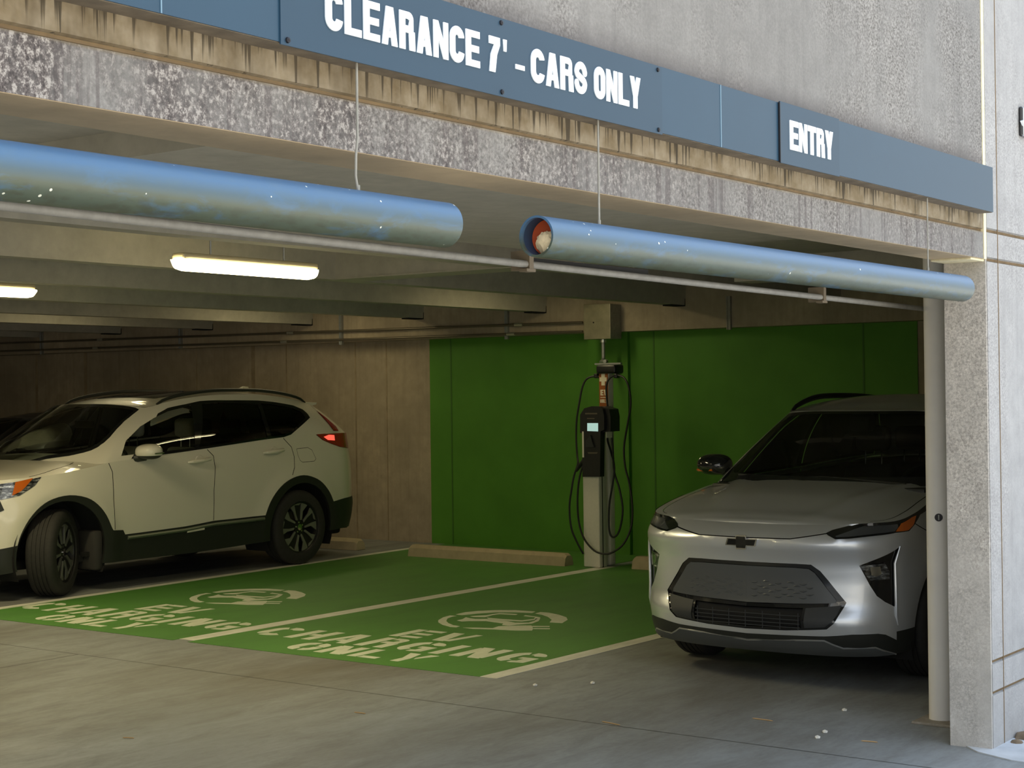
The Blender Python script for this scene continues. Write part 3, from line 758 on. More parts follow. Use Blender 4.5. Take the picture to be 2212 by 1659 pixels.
def a_g(gr, x):
    A = np.linspace(0, 1, 2001); return float(A[np.argmin(abs(gr.P(A, np.ones_like(A))[:, 0]-x))])

def silver_car(M):
    yc = 4.265; hx1, hx2, hz = 8.86, 11.52, .335
    paint = M['silverpaint']
    rows = [(8.00, 0, .185, .90, 1, 0), (8.01, .25, .185, .90, 1, 0), (8.05, .48, .185, .905, 1, 0), (8.13, .65, .19, .915, .85, 0), (8.27, .78, .20, .925, .55, 0), (8.48, .835, .21, .955, .2, 0),
            (8.80, .85, .22, 1.01, 0, 0), (9.12, .85, .22, 1.055, 0, 0), (9.6, .85, .22, 1.07, 0, 0), (10.4, .85, .22, 1.09, 0, 0), (11.2, .845, .23, 1.12, 0, 0), (11.7, .83, .25, 1.13, 0, 0),
            (12.0, .78, .27, 1.13, 0, .3), (12.2, .62, .27, 1.13, 0, .8), (12.28, .3, .27, 1.13, 0, 1), (12.30, 0, .27, 1.13, 0, 1)]
    prof = [(.18, .94), (.3, .965), (.45, .985), (.65, 1.0), (.8, .992), (.9, .975), (.98, .945), (1.05, .92), (1.13, .90)]
    df = [(.18, .16), (.22, .09), (.27, .05), (.33, .03), (.38, .015), (.42, .03), (.47, .055), (.60, .06), (.70, .05), (.75, .025), (.79, .002), (.815, 0), (.835, .012), (.86, .05), (.88, .085), (.90, .14)]
    dr = [(.2, -.05), (.4, 0), (.8, 0), (1.13, -.08)]
    low = Lower(rows, yc, prof, df, dr, flare=[(hx1, hz, .43, .015), (hx2, hz, .43, .015)]); fixsign(low)
    g = snap(low, [(8.97, 0, 1.065, 9.65, 0, 1.512, .04, -.5, 0), (9.00, .38, 1.07, 9.67, .33, 1.512, .04, -.5, 0), (9.06, .64, 1.072, 9.71, .50, 1.508, .03, -.4, .1),
        ('s', 9.15, .80, 9.77, .565, 1.502, .02, -.1, .4), ('s', 9.42, .81, 9.95, .585, 1.525, .03, 0, .9), ('s', 10.3, .81, 10.4, .592, 1.562, .04, 0, 1), ('s', 11.2, .8, 11.2, .58, 1.55, .04, 0, 1),
        ('s', 11.8, .77, 11.65, .56, 1.515, .02, .3, .6), ('s', 12.1, .55, 11.85, .40, 1.50, .02, .8, 0), ('s', 12.2, 0, 11.92, 0, 1.51, .02, .8, 0)])
    gr = Green(g, yc); fixsign(gr)
    aA = a_of_x(low, 9.16)
    def crease(x, w):
        k = np.clip((x-8.15)/.5, 0, 1); r = .30+.28*np.clip((x-8.2)/.9, 0, 1)
        return k*.018*np.exp(-((w-r)/.07)**2)+k*.012*np.clip((r-w)/.2, 0, 1)
    hood = Hood(low, 0, aA, [(8.0, .0), (8.3, .03), (8.6, .045), (9.1, .04)], crease); fixsign(hood)
    cap = Cap(gr, [(9.65, 0.0), (9.9, .03), (10.3, .052), (11.2, .045), (11.9, 0)]); fixsign(cap)
    par = thing('electric_hatchback', 'silver electric hatchback with closed grey grille parked nose out beside the post', 'car', (10.1, yc, 0))
    iv = lambda p: invert(low, p, 'px', -1, 0, .45)
    k1 = lambda p: sub(p, 1380, 820, 2.514); k3 = lambda p: sub(p, 1750, 1060, 3.952)
    xz = lambda p: invert(low, p, 'xz', -1, .1, .93)
    circ = lambda cx, r, n=24: [(cx+r*math.cos(t), hz+r*math.sin(t)) for t in np.linspace(-.35, PI+.35, n)]
    close = lambda poly: [(poly[0][0], -.1)]+poly+[(poly[-1][0], -.1)]
    fa, ra = close(xz(circ(hx1, .40))), close(xz(circ(hx2, .40)))
    L0 = lambda poly: [(-.03, p[1]) if p[0] < .004 else p for p in poly]
    head = iv(k3([(138, 365), (190, 340), (330, 305), (500, 260), (700, 205), (850, 165), (1000, 110)]))+[(0, 0)]
    head = iv([(1784.9, 1152.4), (1798, 1146), (1833.5, 1137), (1876.5, 1125.8), (1927, 1111.9), (1965, 1101.8), (2003, 1087.8), (2030, 1078), (2022, 1092), (2003, 1101.8), (1986.6, 1111.9), (1977.7, 1128.3), (1962.5, 1147.3), (1934.7, 1151), (1891.7, 1157.4), (1833.5, 1163.7), (1804.4, 1165), (1788, 1156.2)])
    amb = iv([(1933.5, 1149.5), (1944.8, 1131), (1967.6, 1117.5), (1977, 1114), (1970, 1136), (1960, 1146)])
    drl = iv(k3([(215, 395), (480, 300), (740, 285), (745, 320), (720, 350), (560, 372), (330, 400), (225, 405)]))
    fog = iv([(1855.8, 1222), (1944.8, 1180.2), (1936.5, 1205), (1932.5, 1217), (1932.2, 1237.1), (1934.7, 1275), (1934.2, 1311.8), (1911.9, 1300.4), (1894.2, 1287.7), (1877.8, 1262.4)])
    fl = iv([(1859.8, 1221.5), (1901.8, 1219), (1912, 1216), (1923, 1235), (1923, 1251), (1881.6, 1254.8), (1871.5, 1244.7)])
    flb = iv([(1880, 1226), (1902, 1224), (1905, 1240), (1895, 1246), (1883, 1243)])
    cx = 1600
    gout = iv([(cx, 1212.5), (1718.1, 1217.8), (1751.9, 1219.8), (1771.8, 1233.7), (1801.6, 1269.5), (1828.3, 1302.1), (1815, 1325), (1801.6, 1347), (1785.7, 1359.8), (1698.2, 1361.8), (cx, 1358)])
    gin = iv([(cx, 1221), (1718.1, 1226.5), (1747, 1229), (1760, 1238), (1785, 1270), (1806, 1296), (1806, 1303), (1698.2, 1303.5), (cx, 1301.3)])
    gmesh = iv([(cx, 1309), (1734, 1313.2), (1730, 1357), (cx, 1353.5)])
    glow = iv([(1740, 1313.5), (1818, 1308), (1808, 1328), (1797, 1343), (1782, 1355), (1737, 1357)])
    fix = lambda poly: [(-.03, poly[0][1])]+poly[1:-1]+[(-.03, poly[-1][1])]
    gout, gin, gmesh = fix(gout), fix(gin), fix(gmesh)
    tr = iv([(cx, 1368.5), (1698.2, 1372.1), (1781.7, 1374.9), (1840, 1371), (1897, 1369), (1913, 1370.9), (1926, 1377), (1940.9, 1384.8), (1968.7, 1381)])
    sk = iv([(cx, 1380), (1738, 1382.9), (1781.7, 1384), (1801.6, 1392.8), (1823.5, 1400.7), (1893.1, 1398.7), (1909, 1404.7), (1936.9, 1412.7)])
    band = [(-.03, tr[0][1])]+tr[1:]+[(fa[1][0]+.02, tr[-1][1]+.02), (fa[1][0]+.02, -.1), (-.03, -.1)]
    skid = [(-.03, sk[0][1])]+sk[1:]+[(sk[-1][0]+.01, -.1), (-.03, -.1)]
    emb_c = invert(low, [(1603, 1171)], 'px', -1, 0, .2)[0]
    sillr = [(fa[-1][0]-.03, -.1), (fa[-1][0]-.03, .17), (ra[0][0]+.03, .17), (ra[0][0]+.03, -.1)]
    zz = lambda x: a_of_x(low, x)
    sA, sB, sC = zz(9.45), zz(10.35), zz(11.2)
    hl = iv([(1945, 1180), (1934, 1217), (1936, 1290), (1937, 1330), (1941, 1350)])
    regs = [('hole', fa), ('hole', ra), ('lens', flb), ('fl', fl), ('fog', fog), ('amber', amb), ('drl', drl), ('head', head), ('gin', gin), ('mesh', gmesh), ('glow', glow), ('gout', gout), ('skid', skid), ('band', band), ('band', sillr),
            ('gap', strip(low, [(-.02, .90), (iv([(1787, 1153)])[0][0]*.6, .905), iv([(1786, 1152.5)])[0]], .006)),
            ('gap', strip(low, [iv([(1975, 1130)])[0], iv([(2000, 1145)])[0], (fa[4][0], .62)], .005)),
            ('gap', strip(low, [(sA, 1.1), (sA, .2)], .007)), ('gap', strip(low, [(sB, 1.1), (sB, .2)], .007)), ('gap', strip(low, [(sC, 1.1), (sC-.01, .5)], .007)),
            ('fd', [(sA, 1.1), (sA, .17), (sB, .17), (sB, 1.1)]), ('rd', [(sB, 1.1), (sB, .17), (sC-.02, .17), (sC, 1.1)]),
            ('tail', [(.88, .75), (.93, .7), (.97, .72), (.97, .92), (.88, .95)])]
    pts = cut(low, regs, .03)
    plate('body_panel', low, pts[''], paint, par, (-1, 1), 0, 0, 50)
    for sd in (-1, 1):
        plate('front_door', low, pts['fd'], paint, par, (sd,)); plate('rear_door', low, pts['rd'], paint, par, (sd,))
        h = plate('headlamp', low, pts['head'], M['glossblack'], par, (sd,), .004)
        tag(plate('turn_signal', low, pts['amber'], M['amber'], h, (sd,), .007), 'amber turn signal'); plate('running_light', low, pts['drl'], M['lampgrey'], h, (sd,), .006)
        f_ = plate('lower_lamp_housing', low, pts['fog'], M['glossblack'], par, (sd,), -.012)
        plate('lower_lamp', low, pts['fl'], M['lampglass'], f_, (sd,), -.006); plate('lamp_lens', low, pts['lens'], M['chrome'], f_, (sd,), -.004)
        V = [low.P(p[0], p[1], sd) for p in hl]; mb = MB()
        mb.tube([(v[0]-.004, v[1], v[2]) for v in V], [.004, .009, .010, .009, .003], 8); mb.build('air_blade', paint, par, True)
        tag(plate('tail_lamp', low, pts['tail'], M['redlamp'], par, (sd,), .006), 'red tail lamp')
    go = plate('grille_frame', low, pts['gout'], M['glossblack'], par, (-1, 1), -.004)
    plate('grille_panel', low, pts['gin'], M['grillepanel'], go, (-1, 1), .002)
    plate('lower_grille_mesh', low, pts['mesh'], M['voidblack'], go, (-1, 1), -.02)
    for sd in (-1, 1): plate('grille_corner', low, pts['glow'], M['plasticgrey'], go, (sd,), -.001)
    mb = MB()
    for b in (.22, .25, .28, .31):
        A = np.linspace(0, gmesh[1][0]*.97, 14); q = [low.P(a, b+.0+0*a, -1) for a in A[::-1]]+[low.P(a, b+0*a, 1) for a in A[1:]]
        mb.tube([(p[0]+.003, p[1], p[2]) for p in q], .003, 5)
    for k in range(-3, 4):
        a = gmesh[1][0]*abs(k)/3.2; sd = -1 if k < 0 else 1; P0 = low.P(a, .20, sd); P1 = low.P(a, .33, sd); mb.tube([(P0[0]+.002, P0[1], P0[2]), (P1[0]+.002, P1[1], P1[2])], .003, 5)
    mb.build('grille_bars', M['plasticgrey'], go, True)
    # wavy relief on the closed grille
    mb = MB()
    rng = random.Random(3)
    for sd in (-1, 1):
        for r_ in range(7):
            b = gin[-1][1]*.0+.40+.026*r_; n = 5
            for k in range(n):
                a0 = gin[3][0]*(.05+.18*k+.09*(r_ % 2)); a1 = a0+gin[3][0]*.13
                if not inpoly(((a0+a1)/2, b), inset(low, gin, .035)): continue
                A = np.linspace(a0, a1, 7); B_ = b+.008*np.sin(np.linspace(0, PI, 7))*(1 if k % 2 else -1)
                q = [low.P(x, y, sd) for x, y in zip(A, B_)]; mb.tube([(p[0]-.001, p[1], p[2]) for p in q], [.0005, .003, .005, .006, .005, .003, .0005], 5)
    mb.build('grille_relief', M['grillepanel'], go, True)
    tag(plate('bumper_band', low, pts['band'], M['plasticblack'], par, (-1, 1), .002), 'black plastic lower band')
    tag(plate('skid_plate', low, pts['skid'], M['skidgrey'], par, (-1, 1), .008, .01), 'grey skid plate')
    A = [low.P(p[0], p[1], -1) for p in sk]; A2 = [low.P(p[0], p[1], 1) for p in sk]; mb = MB(); mb.tube([(p[0]-.008, p[1], p[2]) for p in A[::-1]+A2[1:]], .005, 6); mb.build('skid_edge', M['silvertrim'], par, True)
    # badge: bow-tie plate with bright edge
    P0 = low.P(0.0, emb_c[1], -1); z0 = float(P0[2])-.0; x0 = float(P0[0])
    bt = [(-.100, -.020), (-.088, .020), (-.034, .020), (-.030, .040), (.030, .040), (.034, .020), (.100, .020), (.088, -.020), (.034, -.020), (.030, -.040), (-.030, -.040), (-.034, -.020)]
    fb = lambda u, v, t: (x0-.002-t+.4*u*u*0+.12*abs(u)*.5, yc-u, z0+v)
    mb = MB(); mb.prism(bt, fb, 0, .010); bo = mb.build('badge', M['chrome'], par)
    mb = MB(); mb.prism([(p[0]*.90, p[1]*.80) for p in bt], fb, .009, .012); mb.build('badge_inlay', M['glossblack'], bo)
    hd = cut(hood, [('gap', strip(hood, [(.42, .93), (.8, .93), (1.1, .92)], .006))], .035); plate('hood', hood, hd[''], paint, par, (-1, 1), 0, 0, 50)
    a3 = float(gr.T[3])
    wsi = [(-.05, .10), (a3*.5, .10), (a3*.84, .11), (a3*.88, .16), (a3*.85, .80), (a3*.78, .91), (a3*.5, .94), (-.05, .94)]
    wso = [(-.05, -.02), (a3*.5, -.02), (a3*.925, -.02), (a3*.90, .965), (a3*.5, .985), (-.05, .985)]
    aa = lambda x: float(np.interp(x, gr.R[:, 0], gr.T))
    w1 = [(aa(9.45), .08), (aa(10.25), .08), (aa(10.30), .86), (aa(9.75), .84), (aa(9.6), .7)]
    w2 = [(aa(10.35), .08), (aa(11.15), .10), (aa(11.15), .86), (aa(10.38), .86)]
    wt = [(aa(9.33), .03), (aa(11.6), .05), (aa(11.62), .5), (aa(11.4), .92), (aa(9.75), .92), (aa(9.5), .75)]
    rw = [(aa(12.1)*1.0, .15), (1.05, .15), (1.05, .85), (aa(12.1), .85)]
    gp = cut(gr, [('p1', w1), ('p2', w2), ('trim', wt), ('ws', wsi), ('wtrim', wso), ('rw', rw)], .035)
    plate('roof_pillars', gr, gp[''], paint, par, (-1, 1), 0, 0, 50)
    plate('windshield', gr, gp['ws'], M['glassclear'], par, (-1, 1), .002); plate('windshield_border', gr, gp['wtrim'], M['glossblack'], par, (-1, 1), .003)
    for sd in (-1, 1):
        plate('window_trim', gr, gp['trim'], M['glossblack'], par, (sd,), .003); plate('front_window', gr, gp['p1'], M['glassclear'], par, (sd,), -.002); plate('rear_window', gr, gp['p2'], M['glassdark'], par, (sd,), -.002)
        A = np.linspace(a_g(gr, 9.86), a_g(gr, 11.6), 26); T = gr.P(A, np.full_like(A, .97), sd); k = np.sin(np.linspace(0, PI, 26))**.4
        mb = MB(); mb.tube([(t[0], t[1], t[2]+.006+.05*kk) for t, kk in zip(T, k)], [.010+.010*kk for kk in k], 10); tag(mb.build('roof_rail', M['plasticblack'], par, True), 'black roof rail')
        mx, my, mz = 9.33, yc+sd*.895, 1.165
        bm = bmesh.new(); bmesh.ops.create_uvsphere(bm, u_segments=24, v_segments=14, radius=1)
        V = [(mx+v.co.x*(.08 if v.co.x > 0 else .11), my+math.copysign(abs(v.co.y)**.75, v.co.y)*.12, mz+math.copysign(abs(v.co.z)**.85, v.co.z)*.07) for v in bm.verts]
        F = [[v.index for v in f.verts] for f in bm.faces]; bm.free(); mo = tag(obj('wing_mirror', V, F, M['glossblack'], par, 50), 'black wing mirror')
        mb = MB(); mb.tube([(mx, my-sd*.05, mz-.04), (mx+.0, yc+sd*.77, mz-.06)], [.03, .03], 8); mb.build('mirror_arm', M['plasticblack'], mo, 40)
        mb = MB(); mb.tube([(mx-.095, my-sd*.03, mz-.03), (mx-.075, my+sd*.08, mz-.035), (mx-.03, my+sd*.118, mz-.035)], .009, 6); tag(mb.build('mirror_signal', M['amber'], mo, 40), 'amber mirror signal')
    plate('tailgate_window', gr, gp['rw'], M['glassdark'], par, (-1, 1), .002)
    cp = cut(cap, [], .06); plate('roof', cap, cp[''], paint, par, (-1, 1), 0, 0, 50)
    mb = MB(); mb.bbox((9.12, yc-.72, .70), (9.62, yc+.72, 1.04), .06, 3); mb.build('dashboard', M['plasticblack'], par, 40)
    steering(par, 9.78, yc-.36, 1.0, M)
    for yy in (-.36, .36): seat(par, 10.25, yc+yy, M, M['seatdark'], zb=.36)
    for yy in (-.4, .4): seat(par, 11.05, yc+yy, M, M['seatdark'], w=.42, zb=.34)
    mb = MB(); mb.bbox((9.70, yc-.12, 1.34), (9.73, yc+.12, 1.41), .01); mb.bbox((9.60, yc-.07, 1.38), (9.72, yc+.07, 1.49), .02); mb.build('rear_view_mirror', M['plasticblack'], par, 30)
    mb = MB()
    for q in ((9.02, -.55, 9.0, .02), (8.99, .05, 9.06, .6)): mb.tube([(q[0], yc+q[1], 1.085), (q[2]+.04, yc+q[3], 1.115)], .008, 6)
    mb.build('wipers', M['plasticblack'], par, True)
    mb = MB(); mb.bbox((8.93, yc-.70, 1.02), (9.16, yc+.70, 1.068), .01); mb.build('cowl', M['plasticblack'], par, 30)
    liner(low, [('hole', close(xz(circ(hx1, .44)))), ('hole', close(xz(circ(hx2, .44)))), ('hole', gout)], par, M['voidblack'], -.045)
    underbody(par, 8.35, 12.1, yc, .68, .22, M['voidblack'])
    for cx_ in (hx1, hx2): well(par, cx_, hz, .44, yc, .81, .28, M['voidblack'])
    mb = MB(); mb.box((9.2, yc-.72, .28), (12.1, yc+.72, .32)); mb.box((8.25, yc-.6, .25), (8.3, yc+.6, .62)); mb.build('cabin_floor', M['voidblack'], par)
    for sd in (-1, 1):
        for cx_ in (hx1, hx2): wheel(par, cx_, yc+sd*(.835-.108), hz, .335, .215, .225, sd, M, style=1, steer=math.radians(3) if cx_ < 10 else 0)
    return par
# ------------------------------------------------------------------ materials used
M = MATS
def concrete(name, base, stain=.25, rough=.9, aggr=0.0, zband=False, floor=False, streak=0.0):
    t = NT(name); v = t.coord()
    big = t.noise(.9, 5, .6, v, .3); mid = t.noise(9, 5, .65, v); fine = t.noise(90, 3, .6, v)
    c = t.ramp(big, [(.3, tuple(x*(1-stain) for x in base)), (.7, tuple(min(1, x*(1+stain*.6)) for x in base))])
    c = t.mix(t.maprange(mid, .35, .75, 0, .5), c, tuple(x*.62 for x in base))
    h = mid
    if aggr:
        ag = t.noise(95, 4, .75, v, .2); spots = t.ramp(ag, [(.36, (.17, .155, .15)), (.50, (.5, .49, .48)), (.66, (.88, .87, .86))])
        patch = t.maprange(t.noise(2.2, 4, .6, t.coord((1, 1, .6))), .42, .60, .25, 1.6)
        c = t.mix(t.math('MULTIPLY', patch, aggr), c, spots, 'OVERLAY'); h = ag
    if streak:
        sv = t.coord((13, 13, .55)); sn = t.noise(1.6, 4, .6, sv)
        c = t.mix(t.math('MULTIPLY', t.maprange(sn, .50, .66), streak), c, tuple(x*.28 for x in base))
        sn2 = t.noise(2.1, 3, .6, t.coord((9, 9, .4), (3, 1, 2)))
        c = t.mix(t.math('MULTIPLY', t.maprange(sn2, .55, .68), streak*.6), c, tuple(min(1, x*1.5) for x in base))
    if zband:
        z = t.xyz()[2]
        oc = t.mix(t.maprange(t.noise(14, 3, .6, v), .35, .7), (.20, .15, .08), (.33, .275, .19))
        m_ = t.math('MULTIPLY', t.maprange(z, 2.352, 2.362), t.maprange(z, 2.50, 2.45))
        c = t.mix(t.math('MULTIPLY', m_, .9), c, oc)
        # black drips running down from the sign
        dn = t.noise(2.2, 3, .65, t.coord((24, 24, .35))); top = t.maprange(z, 2.30, 2.45, .48, .36)
        dr = t.math('GREATER_THAN', dn, 1.0)
        dm = t.math('MULTIPLY', t.maprange(t.math('SUBTRACT', dn, t.maprange(z, 2.355, 2.45, .63, .49)), 0, .06), t.math('MULTIPLY', t.maprange(z, 2.352, 2.36), t.math('LESS_THAN', z, 2.47)))
        c = t.mix(t.math('MULTIPLY', dm, .85), c, (.035, .028, .018))
        dm2 = t.math('MULTIPLY', t.maprange(t.math('SUBTRACT', t.noise(1.5, 3, .6, t.coord((18, 18, .5), (5, 2, 1))), .54), 0, .06), t.maprange(z, 2.358, 2.350))
        c = t.mix(t.math('MULTIPLY', dm2, .6), c, (.10, .085, .085))
        xx = t.xyz()[0]
        gl_ = t.math('MULTIPLY', t.math('MULTIPLY', t.maprange(t.noise(3.2, 5, .7, t.coord((1, 1, .35), (2, 0, 0))), .36, .58), t.maprange(xx, 5.2, 2.2, .35, .95)), t.maprange(z, 2.365, 2.355))
        sp_ = t.ramp(t.noise(70, 4, .8, t.coord((1, 1, .8))), [(.40, (.035, .028, .028)), (.52, (.13, .11, .105)), (.61, (.42, .39, .36))])
        c = t.mix(gl_, c, sp_)
        gl2 = t.math('MULTIPLY', t.maprange(xx, 4.5, 1.8, 0, .7), t.math('MULTIPLY', t.maprange(z, 2.352, 2.362), t.maprange(t.noise(5, 4, .7, t.coord((1.5, 1, .5))), .40, .6)))
        c = t.mix(t.math('MULTIPLY', gl2, t.math('LESS_THAN', z, 2.5)), c, (.085, .060, .030))
        # grime just above the sign
        gm = t.math('MULTIPLY', t.maprange(z, 2.74, 2.64), t.maprange(z, 2.55, 2.62))
        c = t.mix(t.math('MULTIPLY', gm, .55), c, (.13, .10, .085))
    t.col(c); t.b.inputs['Roughness'].default_value = rough
    t.bump(h, .35 if aggr else .15, .004); MATS[name] = t.m; return t.m
concrete('facade', lin(136, 134, 131), .14, .92, .55, True, streak=.12)
concrete('pillarjamb', lin(190, 185, 178), .15, .95, .35, streak=.05)
concrete('pillarface', lin(170, 169, 168), .10, .92, .25, streak=.10)
concrete('soffit', lin(186, 168, 140), .18, .9, 0, streak=0)
concrete('inwall', lin(174, 160, 138), .36, .9, 0, streak=.12)
concrete('joist', lin(176, 172, 158), .18, .88, 0)
concrete('kerb', lin(188, 172, 140), .15, .9, 0)
def floor_mat():
    t = NT('floor'); v = t.coord((.5, 1, 1)); big = t.noise(.55, 6, .62, v, .6); mid = t.noise(2.6, 6, .7, t.coord((.7, 2.2, 1)), .4); fine = t.noise(40, 3, .6, v)
    c = t.ramp(big, [(.30, lin(116, 113, 106)), (.5, lin(142, 145, 145)), (.72, lin(166, 173, 178))])
    c = t.mix(t.maprange(mid, .42, .70, 0, .45), c, lin(108, 106, 100))
    c = t.mix(t.maprange(fine, .4, .8, 0, .22), c, lin(92, 86, 78))
    x, y, z = t.xyz()
    def line(coord, at, w): return t.math('LESS_THAN', t.math('ABSOLUTE', t.math('SUBTRACT', coord, at)), w)
    j1 = line(x, 6.71, .006); j2 = t.math('MULTIPLY', line(y, 8.39, .006), t.math('LESS_THAN', x, 6.71))
    c = t.mix(t.math('MULTIPLY', t.math('MAXIMUM', j1, j2), .8), c, (.03, .028, .025))
    t.col(c); r = t.maprange(mid, .3, .7, .42, .62); t.l.new(r, t.b.inputs['Roughness']); t.b.inputs['Specular IOR Level'].default_value = .4
    t.bump(mid, .05, .004); MATS['floor'] = t.m
floor_mat()
def paintmat(name, col, dirt, rough, vs=3.0, amt=.35):
    t = NT(name); n = t.noise(vs, 6, .65, t.coord((.6, 1.6, 1))); c = t.mix(t.maprange(n, .4, .75, 0, amt), col, dirt)
    t.col(c); t.b.inputs['Roughness'].default_value = rough; MATS[name] = t.m
paintmat('greenfloor', lin(86, 140, 60), lin(74, 120, 54), .55, 2.2, .6)
paintmat('whiteline', lin(226, 226, 214), lin(170, 168, 150), .6, 7, .5)
paintmat('stencil', lin(222, 226, 205), lin(176, 186, 150), .6, 9, .5)
simple('greenwall', lin(84, 138, 48), .55, 0, .10, 1.6, spec=.3)
simple('wallseam', lin(150, 135, 112), .9, 0, .25, 6); simple('markdark', lin(70, 62, 48), .9); simple('greenseam', lin(64, 110, 36), .6)
def pipe_mat():
    t = NT('bluepipe'); v = t.coord(); n = t.noise(6, 5, .65, t.coord((1, 3, 3)), .5); n2 = t.noise(45, 3, .6, t.coord((.6, 1, 1))); z = t.xyz()[2]
    c = t.mix(t.maprange(n2, .4, .8, 0, .4), lin(68, 104, 138), lin(80, 108, 128))
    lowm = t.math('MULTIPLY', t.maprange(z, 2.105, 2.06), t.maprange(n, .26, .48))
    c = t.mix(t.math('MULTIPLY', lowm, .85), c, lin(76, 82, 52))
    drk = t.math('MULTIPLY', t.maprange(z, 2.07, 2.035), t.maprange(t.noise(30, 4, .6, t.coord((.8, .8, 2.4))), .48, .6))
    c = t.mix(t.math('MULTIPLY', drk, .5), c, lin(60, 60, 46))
    vo = t.new('ShaderNodeTexVoronoi'); vo.inputs['Scale'].default_value = 28; t.l.new(v, vo.inputs['Vector'])
    ch = t.math('MULTIPLY', t.math('LESS_THAN', vo.outputs['Distance'], .10), t.math('GREATER_THAN', t.noise(5, 2, .5, v), .54))
    c = t.mix(ch, c, lin(225, 228, 215))
    t.col(c); t.b.inputs['Roughness'].default_value = .38; t.b.inputs['Specular IOR Level'].default_value = .6; t.bump(n2, .1, .002); MATS['bluepipe'] = t.m
pipe_mat()
simple('pipeinside', lin(40, 60, 84), .6); simple('orange', lin(170, 70, 30), .6); simple('foam', lin(225, 205, 165), .9, 0, .15, 60, bump=.6)
simple('signblue', lin(34, 63, 84), .42, 0, .04, 3); simple('signblue2', lin(36, 67, 89), .40, 0, .04, 3)
simple('signwhite', lin(240, 246, 252), .4); simple('screw', (.02, .02, .025), .4, .5)
simple('darkunder', lin(104, 94, 80), .85, 0, .3, 14); simple('signedge', lin(120, 150, 170), .4)
simple('sealant', lin(226, 218, 186), .7, 0, .12, 30); simple('groove', lin(120, 100, 72), .9, 0, .2, 12)
simple('galv', lin(165, 168, 168), .45, .7, .10, 30); simple('galvdull', lin(150, 148, 140), .6, .35, .12, 25); simple('galvrail', lin(142, 140, 134), .62, .1, .14, 25)
simple('brownrail', lin(120, 108, 90), .6, .2); simple('darkmetal', lin(48, 46, 42), .6, .3)
simple('postpaint', lin(238, 234, 228), .55, 0, .04, 5); simple('baseplate', lin(150, 142, 130), .8, 0, .2, 30)
simple('stainbox', lin(176, 172, 150), .32, .85, .12, 12); simple('conduit', lin(120, 112, 98), .45, .6); simple('coupling', lin(225, 225, 215), .3, .9)
simple('chargersilver', lin(236, 230, 218), .45, 0, .03, 40); simple('chargerblack', (.012, .012, .013), .38); simple('chargerorange', lin(156, 88, 34), .5)
simple('screenoff', lin(150, 170, 165), .3); simple('cablerubber', (.012, .013, .012), .5)
simple('chargerlabel', lin(235, 225, 200), .5)
t = NT('screen'); t.col((.3, .4, .38)); t.b.inputs['Emission Color'].default_value = (.55, .85, .78, 1); t.b.inputs['Emission Strength'].default_value = .5; MATS['screen'] = t.m
simple('whitepaint', lin(222, 218, 204), .30, 0.0, coat=.8); simple('blackpaint', (.012, .012, .014), .3, 0, coat=.8)
t = NT('silverpaint'); t.col(lin(216, 220, 226)); t.b.inputs['Metallic'].default_value = .6; t.b.inputs['Roughness'].default_value = .35; t.b.inputs['Coat Weight'].default_value = .9; t.b.inputs['Coat Roughness'].default_value = .04; MATS['silverpaint'] = t.m
simple('silvertrim', lin(180, 182, 184), .3, .8); simple('skidgrey', lin(98, 102, 104), .45, .4); simple('grillepanel', lin(92, 95, 98), .42, .35)
simple('plasticblack', (.018, .020, .018), .5); simple('plasticgrey', (.03, .033, .036), .6); simple('glossblack', (.006, .007, .009), .08, coat=.6)
simple('sillgrey', lin(104, 112, 96), .3, .3); simple('stickerwhite', lin(220, 215, 195), .4)
simple('voidblack', (.006, .006, .006), .9); simple('rubbergrey', (.035, .033, .03), .8)
simple('tyre', (.022, .021, .019), .78, 0, .2, 40); simple('rimdark', (.015, .015, .015), .35, .3); simple('alloy', lin(138, 140, 130), .35, .5); simple('disc', lin(110, 104, 96), .4, .8)
simple('chrome', lin(225, 226, 228), .12, 1.0); simple('beige', lin(214, 208, 188), .75, 0, .06, 30); simple('seatdark', (.02, .021, .022), .8)
simple('redlamp', (.32, .008, .01), .12, coat=.8); simple('lampgrey', lin(96, 100, 106), .15, .5, coat=.8)
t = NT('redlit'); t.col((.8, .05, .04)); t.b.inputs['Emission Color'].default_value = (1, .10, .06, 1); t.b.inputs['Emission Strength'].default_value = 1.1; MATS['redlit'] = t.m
simple('amber', lin(200, 100, 30), .15, coat=.8)
t = NT('lampglass'); n = t.noise(14, 3, .7, t.coord((1, 1, 4))); t.col(t.ramp(n, [(.40, (.02, .022, .025)), (.55, (.16, .17, .18)), (.66, (.75, .77, .8))])); t.b.inputs['Roughness'].default_value = .1; t.b.inputs['Metallic'].default_value = .4; t.b.inputs['Coat Weight'].default_value = 1; MATS['lampglass'] = t.m
glass('glassclear', (.86, .94, .90), .97); glass('glassdark', (.5, .55, .55), .10)
emit('tube', (1.0, .84, .42), 26); emit('lenslit', (1.0, .85, .46), 12.0)
emit('lensdim', (1.0, .85, .46), 2.5)
simple('fixture', lin(190, 180, 150), .5); simple('asphalt', lin(120, 116, 108), .9, 0, .15, 3); simple('leaf', lin(196, 160, 112), .7); simple('chip', lin(225, 222, 212), .8)
simple('drive', lin(206, 198, 182), .9, 0, .08, 1.5); simple('apron', lin(190, 194, 198), .85, 0, .14, 6); simple('soil', lin(120, 104, 84), .95, 0, .4, 12, bump=.8)
simple('farwall', lin(170, 160, 145), .9, 0, .1, 2)
YF = 2.56; YB = 2.76; XC = 7.185; XW = 13.8
